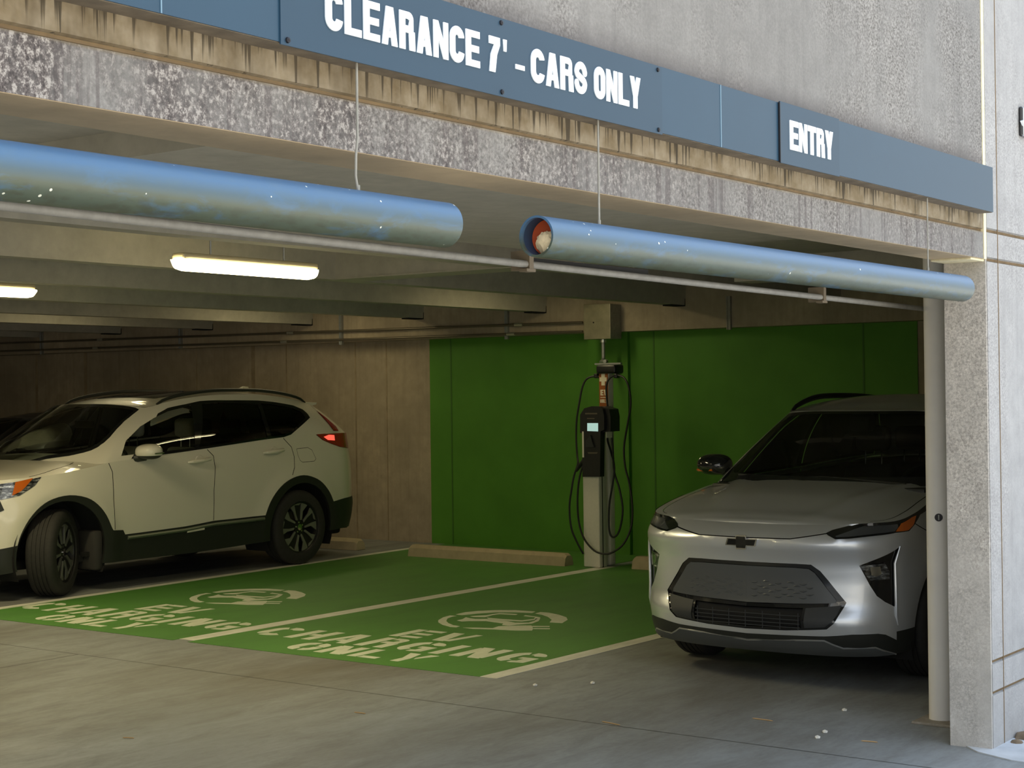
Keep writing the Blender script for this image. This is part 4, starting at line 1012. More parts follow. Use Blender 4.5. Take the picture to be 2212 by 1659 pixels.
# ------------------------------------------------------------------ building shell
mb = MB(); mb.box((-14, YF-.35, -.2), (XW+.3, 26, 0)); struct(mb.build('floor', M['floor']))
mb = MB(); mb.box((-40, -40, -.2), (7.0, YF-.35, -.001)); o = struct(mb.build('floor_drive', M['drive'])); o.name = 'floor'
mb = MB()
mb.prism([(7.0, 2.0), (7.02, 2.42), (7.10, 2.60), (7.22, 2.72), (7.22, 2.56), (8.5, 2.56), (40, 2.56), (40, -40), (6.9, -40)], lambda u, v, t: (u, v, t), -.05, .006); struct(mb.build('floor_apron', M['apron'])); bpy.data.objects['floor_apron'].name = 'floor'
mb = MB()
for k in range(60):
    x = 7.30+random.random()*1.6; y = 2.30+random.random()*.25; r = .02+random.random()*.04
    mb.lathe([(.001, r*.6), (r*.7, r*.4), (r, 0)], (x, y, .004), (0, 0, 1), 7)
tag(mb.build('soil_strip', M['soil'], None, 40), 'brown soil and leaf debris at the foot of the grooved outer wall', 'soil', kind='stuff')
gy = YF+.012
prof = [(YF, 2.240), (YF, 2.360), (gy, 2.363), (gy, 2.373), (YF, 2.376), (YF, 6.5), (YB, 6.5), (YB, 2.240)]
mb = MB(); mb.prism(prof, lambda u, v, t: (t, u, v), -14, 7.150); struct(mb.build('wall_front', M['facade']))
mb = MB(); mb.box((-14, YF+.002, 2.2385), (7.15, YB-.001, 2.2402)); struct(mb.build('trim_1', M['soffit']))
# outer pier: grooved face
g2 = YF+.014
prof = [(YF, -.1), (YF, .245), (g2, .248), (g2, .262), (YF, .265), (YF, .388), (g2, .391), (g2, .405), (YF, .408), (YF, 2.228), (g2, 2.231), (g2, 2.247), (YF, 2.250), (YF, 2.362), (g2, 2.365), (g2, 2.381), (YF, 2.384), (YF, 6.5), (YB, 6.5), (YB, -.1)]
mb = MB(); mb.prism(prof, lambda u, v, t: (t, u, v), XC+.012, 15.0); struct(mb.build('wall_right', M['pillarface']))
mb = MB(); mb.box((XC, YF+.004, -.1), (XC+.015, YB, 2.24)); struct(mb.build('wall_right', M['pillarjamb']))
mb = MB(); mb.box((7.150, YF-.004, 2.238), (7.180, YF+.05, 6.5)); mb.box((7.18, YF+.003, 2.24), (7.2, YB, 6.5)); mb.bbox((7.02, YF+.01, 2.228), (7.20, YB, 2.240), .004); struct(mb.build('trim_2', M['sealant']))
mb = MB(); mb.box((7.335, YF-.002, .0), (7.341, YF+.002, 6.5)); struct(mb.build('trim_3', M['groove']))
for z in (.255, .398, 2.239, 2.373):
    mb = MB(); mb.box((XC+.014, g2-.001, z-.006), (15, g2+.002, z+.006)); struct(mb.build('trim_4', M['groove']))
mb = MB(); mb.box((-14, gy-.001, 2.364), (7.15, gy+.002, 2.372)); struct(mb.build('trim_5', M['groove']))
# interior walls
mb = MB(); mb.box((XW, YB, -.1), (XW+.3, 26, 3.2)); struct(mb.build('wall_back', M['inwall']))
mb = MB(); mb.box((XW-.012, 5.552, 0), (XW, 8.62, 2.27)); mb.box((XW-.012, 9.10, 0), (XW, 11.19, 2.27)); struct(mb.build('trim_6', M['greenwall']))
mb = MB(); mb.box((XW-.06, 8.585, 0), (XW, 9.07, 2.26)); struct(mb.build('trim_7', M['greenwall']))
mb = MB()
for y in (6.07, 8.306, 10.89): mb.box((XW-.016, y-.008, 0), (XW-.011, y+.008, 2.25))
struct(mb.build('trim_8', M['greenseam']))
mb = MB(); mb.prism([(13.6, 2.25), (13.6, 3.2), (XW, 3.2), (XW, 2.25)], lambda u, v, t: (u, t, v), YB, 26); struct(mb.build('trim_9', M['inwall']))
mb = MB(); mb.box((-14, 26, -.1), (XW+.3, 26.2, 3.2)); mb.box((-14.2, YF, -.1), (-14, 26, 3.2)); struct(mb.build('wall_left', M['farwall']))
mb = MB(); mb.box((-14.2, YB, 2.95), (15.2, 26.2, 3.2)); mb.box((-14.2, YF, 6.4), (15.2, 26.2, 6.6)); mb.box((15.0, YF, -.1), (15.2, 26, 6.5)); mb.box((-14.4, YF, 3.2), (-14.2, 26, 6.5)); mb.box((-14, 26.2, 3.2), (15, 26.4, 6.5)); struct(mb.build('ceiling', M['joist']))  # upper roof and outer walls are unseen, added to block the sun
mb = MB()
for px, wd in ((79, .05), (185, .06), (301, .015), (425, .015), (547, .06), (619, .02), (768, .02), (835, .015)):
    y = float(onX(px, 800, XW)[1]); mb = MB(); mb.box((XW-.003, y-wd/2, 0), (XW+.002, y+wd/2, 2.25)); struct(mb.build('trim_11', M['wallseam']))
# double-tee stems
ys = [6.20, 7.832, 9.48, 11.116, 12.771, 14.418, 16.096, 17.75, 19.4, 21.05, 22.7]
for i, y in enumerate(ys):
    x1 = 13.6; zb = 2.487-.003*i if i < 4 else 2.468
    mb = MB()
    pr = [(y, zb), (y-.03, 2.95), (y+.17, 2.95), (y+.13, zb)]
    x0 = -14
    mb.prism(pr, lambda u, v, t: (t, u, v), x0, x1); struct(mb.build('ceiling_joist', M['joist']))
    rg = random.Random(i); mb = MB()
    for k in range(11):
        x = 2.2+1.05*k+rg.random()*.25; hh_ = .03+.05*rg.random(); mb.box((x, y-.0025, zb+.05), (x+.008, y+.012, zb+.05+hh_)); mb.box((x-.004, y-.0022, zb+.035), (x+.012, y+.012, zb+.043))
    if i < 6: tag(mb.build('ceiling_insert', M['markdark']), kind='structure')
    # bearing notch
    if 0 < i < 7:
        mb = MB(); mb.box((x1-.24, y+.01, zb-.014), (x1-.01, y+.11, zb+.001)); mb.box((x1-.01, y-.004, zb-.012), (x1-.001, y+.10, 2.8)); struct(mb.build('trim_10', M['voidblack']))
# dropped soffit slab by the entrance and cross beam
mb = MB(); mb.prism([(3.60, 2.465), (3.60, 2.56), (7.9, 2.56), (7.9, 2.465)], lambda u, v, t: (u, t, v), YB, 5.28); struct(mb.build('ceiling_soffit', M['joist']))
mb = MB(); mb.box((-14, YB, 2.56), (13.6, 5.28, 2.95)); struct(mb.build('ceiling_flange', M['joist']))
mb = MB(); mb.box((8.58, 5.28, 2.490), (8.85, 7.84, 2.95)); mb.box((8.57, 5.28, 2.483), (8.86, 7.84, 2.492)); struct(mb.build('ceiling_beam', M['joist']))
mb = MB(); mb.box((9.85, YB, 2.40), (10.1, 5.28, 2.58)); struct(mb.build('ceiling_beam', M['joist']))
# rust stain and spall patch by the left end
# ------------------------------------------------------------------ rails under the ceiling
yr = 3.08
a = onY(740, 526, yr); b = onY(1995, 667, yr); c = onY(-60, 456, yr)
t0 = thing('door_track_pipe', 'long grey galvanized pipe running behind and below the blue clearance bars', 'pipe', (5, yr, 2.05))
mb = MB(); zz = lambda x: a[2]+(b[2]-a[2])*(x-a[0])/(b[0]-a[0])
mb.tube([(-4, yr, zz(-4)), (7.86, yr, zz(7.86))], .0124, 16); mb.build('pipe', M['galvrail'], t0, True)
for px in (1140, 1775):
    p = onY(px, 575 if px == 1140 else 641, yr)
    mb = MB(); mb.box((p[0]-.012, yr-.016, zz(p[0])-.020), (p[0]+.012, yr+.06, zz(p[0])+.045)); mb.box((p[0]-.03, yr-.018, zz(p[0])-.026), (p[0]+.02, yr+.014, zz(p[0])-.016)); mb.build('hanger_bracket', M['brownrail'], t0)
t1 = thing('door_housing', 'dark recessed metal channel above the grey pipe behind the right blue bar', 'channel', (4.4, 3.02, 2.1))
p0 = onY(1142, 560, 3.13); p1 = onY(1400, 592, 3.13)
mb = MB(); mb.box((p0[0], 3.13, p0[2]-.022), (p1[0], 3.19, p0[2]+.006)); mb.build('channel_body', M['darkmetal'], t1)
mb = MB(); mb.box((p0[0], 3.12, p0[2]-.030), (p1[0]+.05, 3.13, p0[2]-.022)); mb.build('channel_lip', M['brownrail'], t1)
# ------------------------------------------------------------------ blue clearance bars
yp = YF-.055; zp = 2.081; rp = .0565
def bar(name, x0, x1, label, open_left=True):
    t = thing(name, label, 'pipe', ((x0+x1)/2, yp, zp), 'blue clearance bars')
    mb = MB(); n = 48; ri = rp-.006
    prof = [(rp, x0), (rp, x1), (ri, x1), (ri, x0), (rp, x0)]
    V = []; F = []; xs = [x0]+list(np.linspace(x0, x1, 12)[1:-1])+[x1]
    mb.lathe([(ri, x1-x0-.001), (ri, 0), (rp, 0)]+[(rp, x-x0) for x in xs[1:]]+[(ri, x1-x0)], (x0, yp, zp), (1, 0, 0), n)
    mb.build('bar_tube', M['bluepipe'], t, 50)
    mb = MB(); mb.lathe([(ri-.0005, .012), (ri-.0005, x1-x0-.02)], (x0, yp, zp), (1, 0, 0), n); mb.build('bar_lining', M['pipeinside'], t, 50)
    return t, ri
bar('clearance_bar', .2, onY(962, 484, yp)[0], 'left blue weathered clearance bar hanging under the CLEARANCE sign, running out of frame')
xr0 = onY(1158, 511, yp)[0]
t, ri = bar('clearance_bar', xr0, onY(2078, 618, yp)[0], 'right blue clearance bar with open end showing orange and foam, hanging toward the pier')
mb = MB(); mb.lathe([(ri-.002, 0), (.001, .001)], (xr0+.05, yp, zp), (1, 0, 0), 32); tag(mb.build('end_plug', M['orange'], t), 'orange plug')
bm = bmesh.new(); bmesh.ops.create_icosphere(bm, subdivisions=3, radius=1); V = []
for v in bm.verts:
    k = 1+.12*math.sin(v.co.x*9+v.co.z*7)*math.cos(v.co.y*8); V.append((xr0+.040+v.co.x*.022*k, yp-.008+v.co.y*.032*k, zp-.016+v.co.z*.031*k))
F = [[v.index for v in f.verts] for f in bm.faces]; bm.free(); tag(obj('foam_filler', V, F, M['foam'], t, True), 'cream foam lump')
# wires
for k, (px, lab, kink) in enumerate([((772, 150, 415), 'leftmost bent steel hanger wire holding the left blue bar', 1), ((1293, 270, 487), 'steel hanger wire above the open end of the right blue bar', 0), ((2004, 460, 590), 'steel hanger wire near the pier end of the right blue bar', 0)]):
    x = onY(px[0], (px[1]+px[2])/2, yp)[0]
    pts = [(x, yp, 2.445), (x, yp, 2.30), (x, yp, 2.22), (x, yp, zp+rp-.004)]
    if kink: pts = [(x, yp, 2.445), (x, yp, 2.26), (x-.006, yp, 2.22), (x-.008, yp, 2.17), (x+.0, yp, zp+rp-.004)]
    t = thing('hanger_wire', lab, 'wire', (x, yp, zp+rp), 'hanger wires of the clearance bars')
    mb = MB(); mb.tube(pts, .0032, 8); mb.build('wire', M['galvdull'], t, True)
    mb = MB(); mb.lathe([(.001, .002), (.007, .001), (.008, 0)], (x, yp, 2.441), (0, 0, -1), 12); mb.build('ferrule', M['screw'], t, True)
    mb = MB(); mb.tube([(x, yp, zp+rp-.003), (x, yp, zp+rp+.012)], .005, 8); mb.build('eye_bolt', M['galvdull'], t, True)
# ------------------------------------------------------------------ blue sign band
yS = YF-.07; zt, zb = 2.640, 2.439
t = thing('entrance_sign', 'long blue fascia sign above the entrance reading CLEARANCE 7\' - CARS ONLY and ENTRY', 'sign', (4, yS, 2.44))
mb = MB(); mb.box((-3, yS, zb), (7.09, YF, zt)); mb.build('sign_band', M['signblue2'], t)
mb = MB(); mb.box((-3, yS+.004, zb-.002), (7.085, YF-.001, zb+.001)); mb.build('sign_underside', M['darkunder'], t)
fs = lambda yy: (lambda u, v, q: (u, yy-q, v))
cpn = MB(); cpn.box((2.557, yS-.004, zb-.006), (4.194, yS, zt-.002)); cp_ = cpn.build('clearance_panel', M['signblue'], t)
epn = MB(); epn.box((4.979, yS-.006, zb-.006), (5.453, yS, zt+.004)); ep_ = epn.build('entry_panel', M['signblue'], t)
mb = MB(); mb.box((2.2145, yS-.002, zb), (2.2175, yS, zt)); mb.box((4.566, yS-.0015, zb), (4.570, yS, zt)); mb.build('panel_seam', M['signedge'], t)
mb = MB(); mb.box((4.974, yS-.007, zb-.004), (4.978, yS, zt)); mb.build('panel_joint', M['screw'], t)
zc, hh = 2.4915, .0925
def fr(yy): return lambda u, v, q: (u, yy-q, zc+v)
mb = MB(); WD = {'I': .4, "'": .35, '-': .8}
word(mb, 'CLEARANCE', 2.700, 3.280, hh, fr(yS-.004), .235, .075)
word(mb, '7', 3.320, 3.367, hh, fr(yS-.004), .27); word(mb, "'", 3.382, 3.399, hh, fr(yS-.004), .17); word(mb, '-', 3.436, 3.477, hh*.85, fr(yS-.004), .20)
word(mb, 'CARS', 3.507, 3.779, hh, fr(yS-.004), .235, .075); word(mb, 'ONLY', 3.816, 4.066, hh, fr(yS-.004), .235, .075); mb.build('clearance_lettering', M['signwhite'], cp_)
zc, hh = 2.486, .102
mb = MB(); word(mb, 'ENTRY', 5.047, 5.395, hh, lambda u, v, q: (u, yS-.006-q, 2.486+v), .25, .06); mb.build('entry_lettering', M['signwhite'], ep_)
mb = MB()
for x in (2.578, 3.376, 4.17):
    for z in (zb+.006, zt-.014):
        mb = MB(); mb.lathe([(.001, .005), (.006, .004), (.007, 0)], (x, yS-.004, z), (0, -1, 0), 10); mb.build('sign_screw', M['screw'], cp_)
# small sign cropped by the right edge
q = onY(2202, 262, YF-.015); x0 = float(q[0])+.03
t = thing('wall_sign', 'white arrow sign with black rim cut off by the right picture edge', 'sign', (x0+.2, YF, 2.9))
mb = MB(); mb.bbox((x0, YF-.02, 2.855), (x0+.5, YF, 3.0), .012); mb.build('sign_rim', M['glossblack'], t)
mb = MB(); mb.bbox((x0+.009, YF-.024, 2.864), (x0+.49, YF-.018, 2.991), .004); pl_ = mb.build('sign_plate', M['signwhite'], t)
mb = MB(); mb.prism([(x0-.024, 2.925), (x0+.012, 2.934), (x0+.05, 2.915), (x0+.012, 2.90)], lambda u, v, q: (u, YF-q, v), .016, .030); mb.build('sign_arrow', M['signwhite'], t)
# ------------------------------------------------------------------ floor markings
def quad(name, pts, z, mat, label, cat, group=None, th=.003):
    mb = MB(); mb.prism(pts, lambda u, v, t: (u, v, t), z, z+th); o = mb.build(name, mat); return tag(o, label, cat, group)
XP = 7.44
def bay(yr_, yl, label, dy):
    t = thing('painted_bay', label, 'parking bay marking', (8.6, (yr_[0]+yl[0])/2, 0), 'green charging bays')
    mb = MB(); mb.prism([(XP, yr_[0]), (XW-.02, yr_[1]), (XW-.02, yl[1]), (XP, yl[0])], lambda u, v, q: (u, v, q), 0.0005, .0025); mb.build('green_paint', M['greenfloor'], t)
    def g(x0, y0): return lambda u, v, q: (x0+v, y0-u+dy, .0025+q)
    mb = MB(); word(mb, 'CHARGING', 0, 2.33, .36, g(7.935, 8.08), .22, .2, True, 0, .001, {'I': .40})
    word(mb, 'ONLY', 0, 1.10, .29, g(7.585, 7.44), .26, .18, True, 0, .001)
    word(mb, 'EV', 0, .56, .33, g(8.365, 7.18), .24, .18, True, 0, .001); tag(mb.build('bay_lettering', M['stencil'], t), 'stencilled EV CHARGING ONLY')
    s = lambda pts: [(860+x/5.53, 1280+y/5.53) for x, y in pts]
    polys = [[(700, 285), (620, 278), (540, 300), (480, 335), (480, 360), (530, 390), (620, 415), (700, 420), (740, 408), (660, 395), (600, 370), (575, 345), (590, 315), (640, 295)],
        [(690, 265), (800, 240), (950, 225), (1150, 215), (1400, 215), (1640, 232), (1600, 248), (1400, 240), (1200, 240), (950, 255), (760, 275)],
        [(1640, 255), (1700, 238), (1800, 245), (1920, 270), (2010, 300), (2025, 330), (1960, 370), (1810, 360), (1835, 330), (1790, 295), (1720, 270)],
        [(705, 338), (770, 322), (810, 300), (860, 312), (920, 320), (1060, 320), (1300, 345), (1400, 365), (1560, 365), (1640, 340), (1635, 320), (1700, 310), (1680, 345), (1600, 375), (1400, 390), (1330, 400), (1240, 392), (1260, 375), (1050, 345), (850, 345), (760, 350)],
        [(860, 288), (950, 280), (1060, 275), (1130, 262), (1210, 250), (1430, 262), (1410, 272), (1210, 262), (1130, 274), (1070, 292), (1040, 298), (900, 296)],
        [(1060, 305), (1250, 322), (1480, 337), (1620, 320), (1640, 300), (1500, 285), (1520, 275), (1700, 300), (1690, 308), (1640, 330), (1480, 350), (1250, 336), (1080, 318)],
        [(775, 425), (950, 425), (1130, 430), (1200, 408), (1390, 400), (1590, 398), (1605, 410), (1610, 440), (1600, 458), (1400, 458), (1150, 445), (900, 438)],
        [(1605, 405), (1810, 405), (1808, 415), (1605, 415)], [(1610, 430), (1815, 432), (1812, 442), (1612, 440)]]
    mb = MB()
    for pl in polys:
        G = [onG(x, y) for x, y in s(pl)]
        mb.prism([(p[0], p[1]+dy) for p in G], lambda u, v, q: (u, v, q), .0025, .0035)
    tag(mb.build('car_plug_symbol', M['stencil'], t), 'stencilled car and plug in a ring'); return t
bay((5.692, 5.60), (8.168, 8.128), 'green painted bay with stencilled EV CHARGING ONLY nearest the silver car', 0)
bay((8.318, 8.272), (10.678, 10.985), 'green painted bay with stencilled EV CHARGING ONLY beside the white SUV', 2.61)
quad('bay_line', [(XP, 5.57), (13.6, 5.48), (13.6, 5.60), (XP, 5.69)], .0006, M['whiteline'], 'white bay line running toward the silver car from the near right corner', 'bay line', 'white bay lines', .002)
quad('bay_line', [(7.50, 8.17), (12.75, 8.13), (12.75, 8.27), (7.50, 8.315)], .0006, M['whiteline'], 'white line dividing the two green bays, ending at the charging pedestal', 'bay line', 'white bay lines', .002)
quad('bay_line', [(7.3, 10.68), (13.6, 10.975), (13.6, 11.075), (7.3, 10.78)], .0006, M['whiteline'], 'white bay line along the tyres of the white SUV', 'bay line', 'white bay lines', .002)
# wheel stops
def wstop(x, y0, y1, label):
    mb = MB(); h = .115; d = .16
    pr = [(0, 0), (.015, .085), (.045, h), (.115, h), (.145, .085), (d, 0)]
    V = []; F = []
    ysn = [(y0, .82), (y0+.03, 1), (y1-.03, 1), (y1, .82)]
    for y, k in ysn:
        for u, v in pr: V.append((x+d/2+(u-d/2)*(1 if k == 1 else .93), y, v*k))
    n = len(pr)
    for j in range(3):
        for i in range(n): F.append((j*n+i, j*n+(i+1) % n, (j+1)*n+(i+1) % n, (j+1)*n+i))
    F += [tuple(range(n)), tuple(range(3*n, 4*n))[::-1]]
    mb.add(V, F); o = mb.build('wheel_stop', M['kerb'], None, 30); o.location.z = .0032; tag(o, label, 'wheel stop', 'concrete wheel stops'); return o
wstop(12.54, 8.57, 10.50, 'long concrete wheel stop at the head of the left green bay')
wstop(12.66, 6.1, 7.90, 'concrete wheel stop behind the silver car, only its end showing')
wstop(12.72, 11.36, 13.1, 'concrete wheel stop behind the rear wheel of the white SUV')
# ------------------------------------------------------------------ round post by the pier
t = thing('steel_post', 'round off-white steel post with a base plate standing just inside the concrete pier', 'post', (7.66, 2.985, 0))
xc, yc_, rr = 7.665, 2.992, .056
mb = MB(); mb.lathe([(rr, .014), (rr, 2.56)], (xc, yc_, 0), (0, 0, 1), 48); mb.build('post_tube', M['postpaint'], t, True)
mb = MB(); mb.bbox((xc-.13, yc_-.11, 0), (xc+.13, yc_+.10, .014), .004); mb.build('base_plate', M['baseplate'], t)
hp = onX(2027, 1118, 7.61); dd = Vector((hp[0]-xc, hp[1]-yc_, 0)).normalized(); dd = Vector((-.90, -.42, 0)).normalized()
mb = MB(); mb.lathe([(.001, .0), (.0165, .0), (.0165, .003), (.019, .003), (.020, -.006)], Vector((xc, yc_, hp[2]))+dd*(rr+.0015), dd, 24); mb.build('post_hole', M['screw'], t, 30)
mb = MB(); c_ = Vector((xc, yc_, hp[2]))+dd*(rr+.003); mb.box((c_.x-.001, c_.y-.0025, c_.z-.013), (c_.x+.001, c_.y+.0025, c_.z+.013)); mb.build('hole_pin', M['galv'], t)
# ------------------------------------------------------------------ conduits and junction box on the ledger
for k, (zc0, zc1, lab) in enumerate([(2.355, 2.41, 'upper thin steel conduit running along the ledge to the junction box'), (2.262, 2.302, 'lower thin steel conduit running along the ledge just above the green paint')]):
    y0, y1 = 9.0, 24.0; sl = (zc1-zc0)/(18.6-9.02)
    t = thing('conduit', lab, 'conduit', (13.56, 14, zc0), 'conduits on the back ledge')
    mb = MB(); mb.tube([(13.555, y0, zc0), (13.555, y1, zc0+sl*(y1-y0))], .013, 12); mb.build('conduit_pipe', M['conduit'], t, True)
    for px in ((1120, 1103)[k], (627, 613)[k], (216, 206)[k]):
        y = float(onX(px, 720, 13.55)[1]); z = zc0+sl*(y-y0); mb = MB(); mb.tube([(13.555, y-.05, z), (13.555, y+.05, z)], .0175, 12); mb.build('coupling', M['coupling'], t, True)
for px, ya, yb_, lab in [(88, 712, 765, 'far left'), (388, 704, 753, 'second from the left'), (735, 680, 745, 'third from the left, above the SUV roof'), (1093, 668, 733, 'left of the junction box'), (1573, 640, 712, 'right of the junction box, without conduits')]:
    p = onX(px, ya, 13.57); q = onX(px, yb_, 13.57); mb = MB(); mb.box((13.572, p[1]-.020, q[2]), (13.60, p[1]+.020, p[2])); mb.box((13.566, p[1]-.022, q[2]), (13.574, p[1]-.010, p[2])); mb.box((13.566, p[1]+.010, q[2]), (13.574, p[1]+.022, p[2]))
    tag(mb.build('strut_channel', M['galv'] if px != 1573 else M['galvdull']), 'short vertical steel strut on the back ledge, '+lab, 'strut', 'strut channels on the back ledge')
bx0, bx1 = 13.385, 13.6
pa = onX(1261, 658, bx0); pb = onX(1318, 731, bx0)
t = thing('junction_box', 'square stainless junction box mounted on the ledge above the charging pedestal', 'electrical box', (13.5, (pa[1]+pb[1])/2, pb[2]))
mb = MB(); mb.bbox((bx0+.01, pb[1], pb[2]), (bx1, pa[1], pa[2]-.005), .004); mb.build('box_body', M['galvdull'], t)
mb = MB(); mb.bbox((bx0, pb[1]-.003, pb[2]-.003), (bx0+.012, pa[1]+.003, pa[2]), .003); mb.build('box_lid', M['stainbox'], t)
mb = MB(); mb.tube([(bx0-.004, (pa[1]+pb[1])/2+.04, (pa[2]+pb[2])/2-.01), (bx0+.002, (pa[1]+pb[1])/2+.04, (pa[2]+pb[2])/2-.01)], .008, 8); mb.build('box_latch', M['screw'], t)
pc = onX(1303, 738, 13.45)
t = thing('feed_conduit', 'vertical steel conduit dropping from the junction box to the charging pedestal', 'conduit', (13.45, pc[1], 1.9))
pe = onX(1305, 783, 12.86)
pd = onX(1305, 778, 13.45)
mb = MB(); mb.tube([(13.45, pc[1], pb[2]-.006), (13.45, pc[1], pd[2]+.02), (13.43, pc[1]-.005, pd[2]-.005), (13.36, pc[1]-.03, pd[2]-.02), (12.90, pe[1], pe[2]+.01), (12.87, pe[1], pe[2]+.010)], .019, 12); mb.build('conduit_pipe', M['galv'], t, True)
mb = MB(); mb.tube([(13.45, pc[1], pb[2]-.035), (13.45, pc[1], pb[2]-.004)], .032, 12); mb.build('coupling', M['coupling'], t, True)
# ------------------------------------------------------------------ charging pedestal
t = thing('charging_station', 'aluminium EV charging pedestal with black head and looped cables against the green wall', 'car charger', (12.75, 8.30, 0))
X1 = 12.60
ya, yb2 = onX(1259.5, 1120, X1)[1], onX(1294.6, 1120, X1)[1]
mb = MB(); mb.bbox((X1, yb2, 0.004), (X1+.135, ya, 1.30), .012, 3); mb.build('pedestal_body', M['chargersilver'], t, 30)
mb = MB(); mb.box((X1+.05, yb2-.002, .004), (X1+.062, yb2+.003, 1.3)); mb.build('pedestal_groove', M['darkmetal'], t)
X2 = 12.80; yc2a, yc2b = onX(1294, 850, X2)[1], onX(1314, 850, X2)[1]
ztop = onX(1305, 797, X2)[2]
mb = MB(); mb.bbox((X2, yc2b, 0.004), (X2+.105, yc2a, ztop), .022, 4); po = mb.build('post', M['chargersilver'], t, 30)
zl0, zl1 = onX(1304, 880, X2)[2], onX(1304, 803, X2)[2]
mb = MB(); mb.box((X2-.003, yc2b+.004, zl0), (X2+.004, yc2a-.004, zl1)); lb = mb.build('post_label', M['chargerorange'], t); tag(lb, 'orange label with white cross and lettering')
fl_ = lambda u, v, q: (X2-.003-q, yc2a-.004-u, v)
wl = (yc2a-yc2b)-.008; hl_ = zl1-zl0
mb = MB(); 
word(mb, '+', .008, wl-.010, .115, lambda u, v, q: (X2-.003-q, yc2a-.004-u, zl1-.130+v), .34)
word(mb, 'EV', .015, wl-.008, .055, lambda u, v, q: (X2-.003-q, yc2a-.004-u, zl1-.225+v), .28, .1)
word(mb, 'ONLY', .012, wl-.008, .034, lambda u, v, q: (X2-.003-q, yc2a-.004-u, zl1-.295+v), .26, .1)
mb.box((X2-.005, yc2b+.012, zl1-.247), (X2-.003, yc2a-.018, zl1-.240)); mb.build('label_lettering', M['chargerlabel'], lb)
zc1_ = onX(1310, 797, X2)[2]; zc2_ = onX(1310, 788, X2)[2]; ycl, ycr = onX(1288, 800, X2-.02)[1], onX(1333, 800, X2-.02)[1]
mb = MB(); mb.bbox((X2-.03, ycr+.015, zc1_-.045), (X2+.13, ycl, zc2_-.0), .02, 3); mb.build('post_cap', M['chargerblack'], t, 30)
mb = MB(); mb.box((X2+.02, onX(1338, 789, X2)[1], zc2_+.002), (X2+.05, onX(1282, 789, X2)[1], zc2_+.018)); mb.build('top_strut', M['galv'], t)
for px in (1288, 1331):
    c = onX(px, 812, X2); mb = MB(); mb.bbox((X2-.02, c[1]-.018, c[2]-.022), (X2+.04, c[1]+.018, c[2]+.022), .008); mb.build('cable_clamp', M['chargerblack'], t)
# black head
X0 = X1-.055
def fx(pts, X): return [(onX(x, y, X)[1], onX(x, y, X)[2]) for x, y in pts]
hd_ = fx([(1253, 935), (1253, 896), (1262, 882), (1278, 877.5), (1294, 878), (1302, 884), (1305, 900), (1305, 928), (1297, 932), (1296, 1030), (1258, 1030), (1258, 936)], X0)
mb = MB(); mb.prism(hd_, lambda u, v, q: (q, u, v), X0, X1+.02); ho = mb.build('charger_head', M['chargerblack'], t, 30)
hd2 = fx([(1256, 934), (1256, 896), (1264, 883), (1280, 878), (1300, 878), (1317, 884), (1320, 900), (1320, 932), (1300, 934)], X0+.05)
mb = MB(); mb.prism(hd2, lambda u, v, q: (q, u, v), X0+.04, X1+.145); mb.build('head_hood', M['chargerblack'], ho, 30)
sc_ = fx([(1268.5, 914), (1291.5, 914), (1291.5, 932), (1268.5, 931)], X0-.004)
mb = MB(); mb.prism(sc_, lambda u, v, q: (q, u, v), X0-.004, X0+.002); mb.build('screen', M['screen'], ho)
mb = MB()
for r in ([(1264, 892), (1290, 892), (1290, 895), (1264, 895)], [(1268, 903), (1284, 903), (1284, 905), (1268, 905)]): mb.prism(fx(r, X0-.003), lambda u, v, q: (q, u, v), X0-.003, X0+.001)
mb.prism(fx([(1269, 977), (1291, 977), (1289, 980), (1271, 980)], X0-.003), lambda u, v, q: (q, u, v), X0-.003, X0+.001); mb.build('head_trim', M['conduit'], ho)
ho2 = fx([(1265, 952), (1275, 940), (1279, 955), (1283, 966), (1265, 966)], X0-.02)
mb = MB(); mb.prism(ho2, lambda u, v, q: (q, u, v), X0-.02, X0+.001); mb.build('plug_holster', M['plasticgrey'], ho)
mb = MB(); mb.box((X0-.001, onX(1260.5, 960, X0)[1]-.004, onX(1260, 988, X0)[2]), (X1+.001, onX(1258.5, 960, X0)[1]+.004, onX(1260, 932, X0)[2])); mb.box((X1-.001, onX(1315, 925, X0+.1)[1]-.003, 1.22), (X1+.1, onX(1315, 925, X0+.1)[1]+.003, 1.40)); mb.build('side_trim', M['chargersilver'], ho)
# cables
def cpath(pts, X): return smoothpath([tuple(onX(1150+x/2.767, 640+y/2.767, X+dx)) for x, y, dx in pts], 5)
cA = [(498, 470, 0), (545, 485, -.02), (575, 540, -.04), (588, 640, -.05), (570, 760, -.05), (548, 900, -.06), (555, 1020, -.08), (580, 1120, -.1), (598, 1260, -.14), (590, 1380, -.2), (545, 1480, -.24), (480, 1530, -.26), (430, 1540, -.27), (370, 1520, -.27), (310, 1450, -.26), (280, 1360, -.25), (270, 1250, -.25), (275, 1130, -.25), (292, 1040, -.24), (310, 1000, -.22)]
cB = [(385, 475, 0), (330, 490, -.03), (300, 540, -.05), (280, 640, -.08), (265, 740, -.1), (262, 850, -.14), (268, 950, -.18), (272, 1000, -.22), (250, 1070, -.24), (235, 1150, -.25), (222, 1260, -.25), (232, 1380, -.25), (262, 1460, -.25), (305, 1540, -.22)]
cC = [(498, 470, 0), (462, 490, -.03), (442, 540, -.06), (450, 660, -.07), (470, 760, -.08), (480, 900, -.1), (490, 1050, -.12), (520, 1150, -.12), (540, 1280, -.12), (520, 1400, -.12), (485, 1440, -.13), (460, 1400, -.14), (460, 1250, -.14), (480, 1120, -.14), (490, 1020, -.13), (470, 930, -.1), (450, 860, -.08), (452, 800, -.07)]
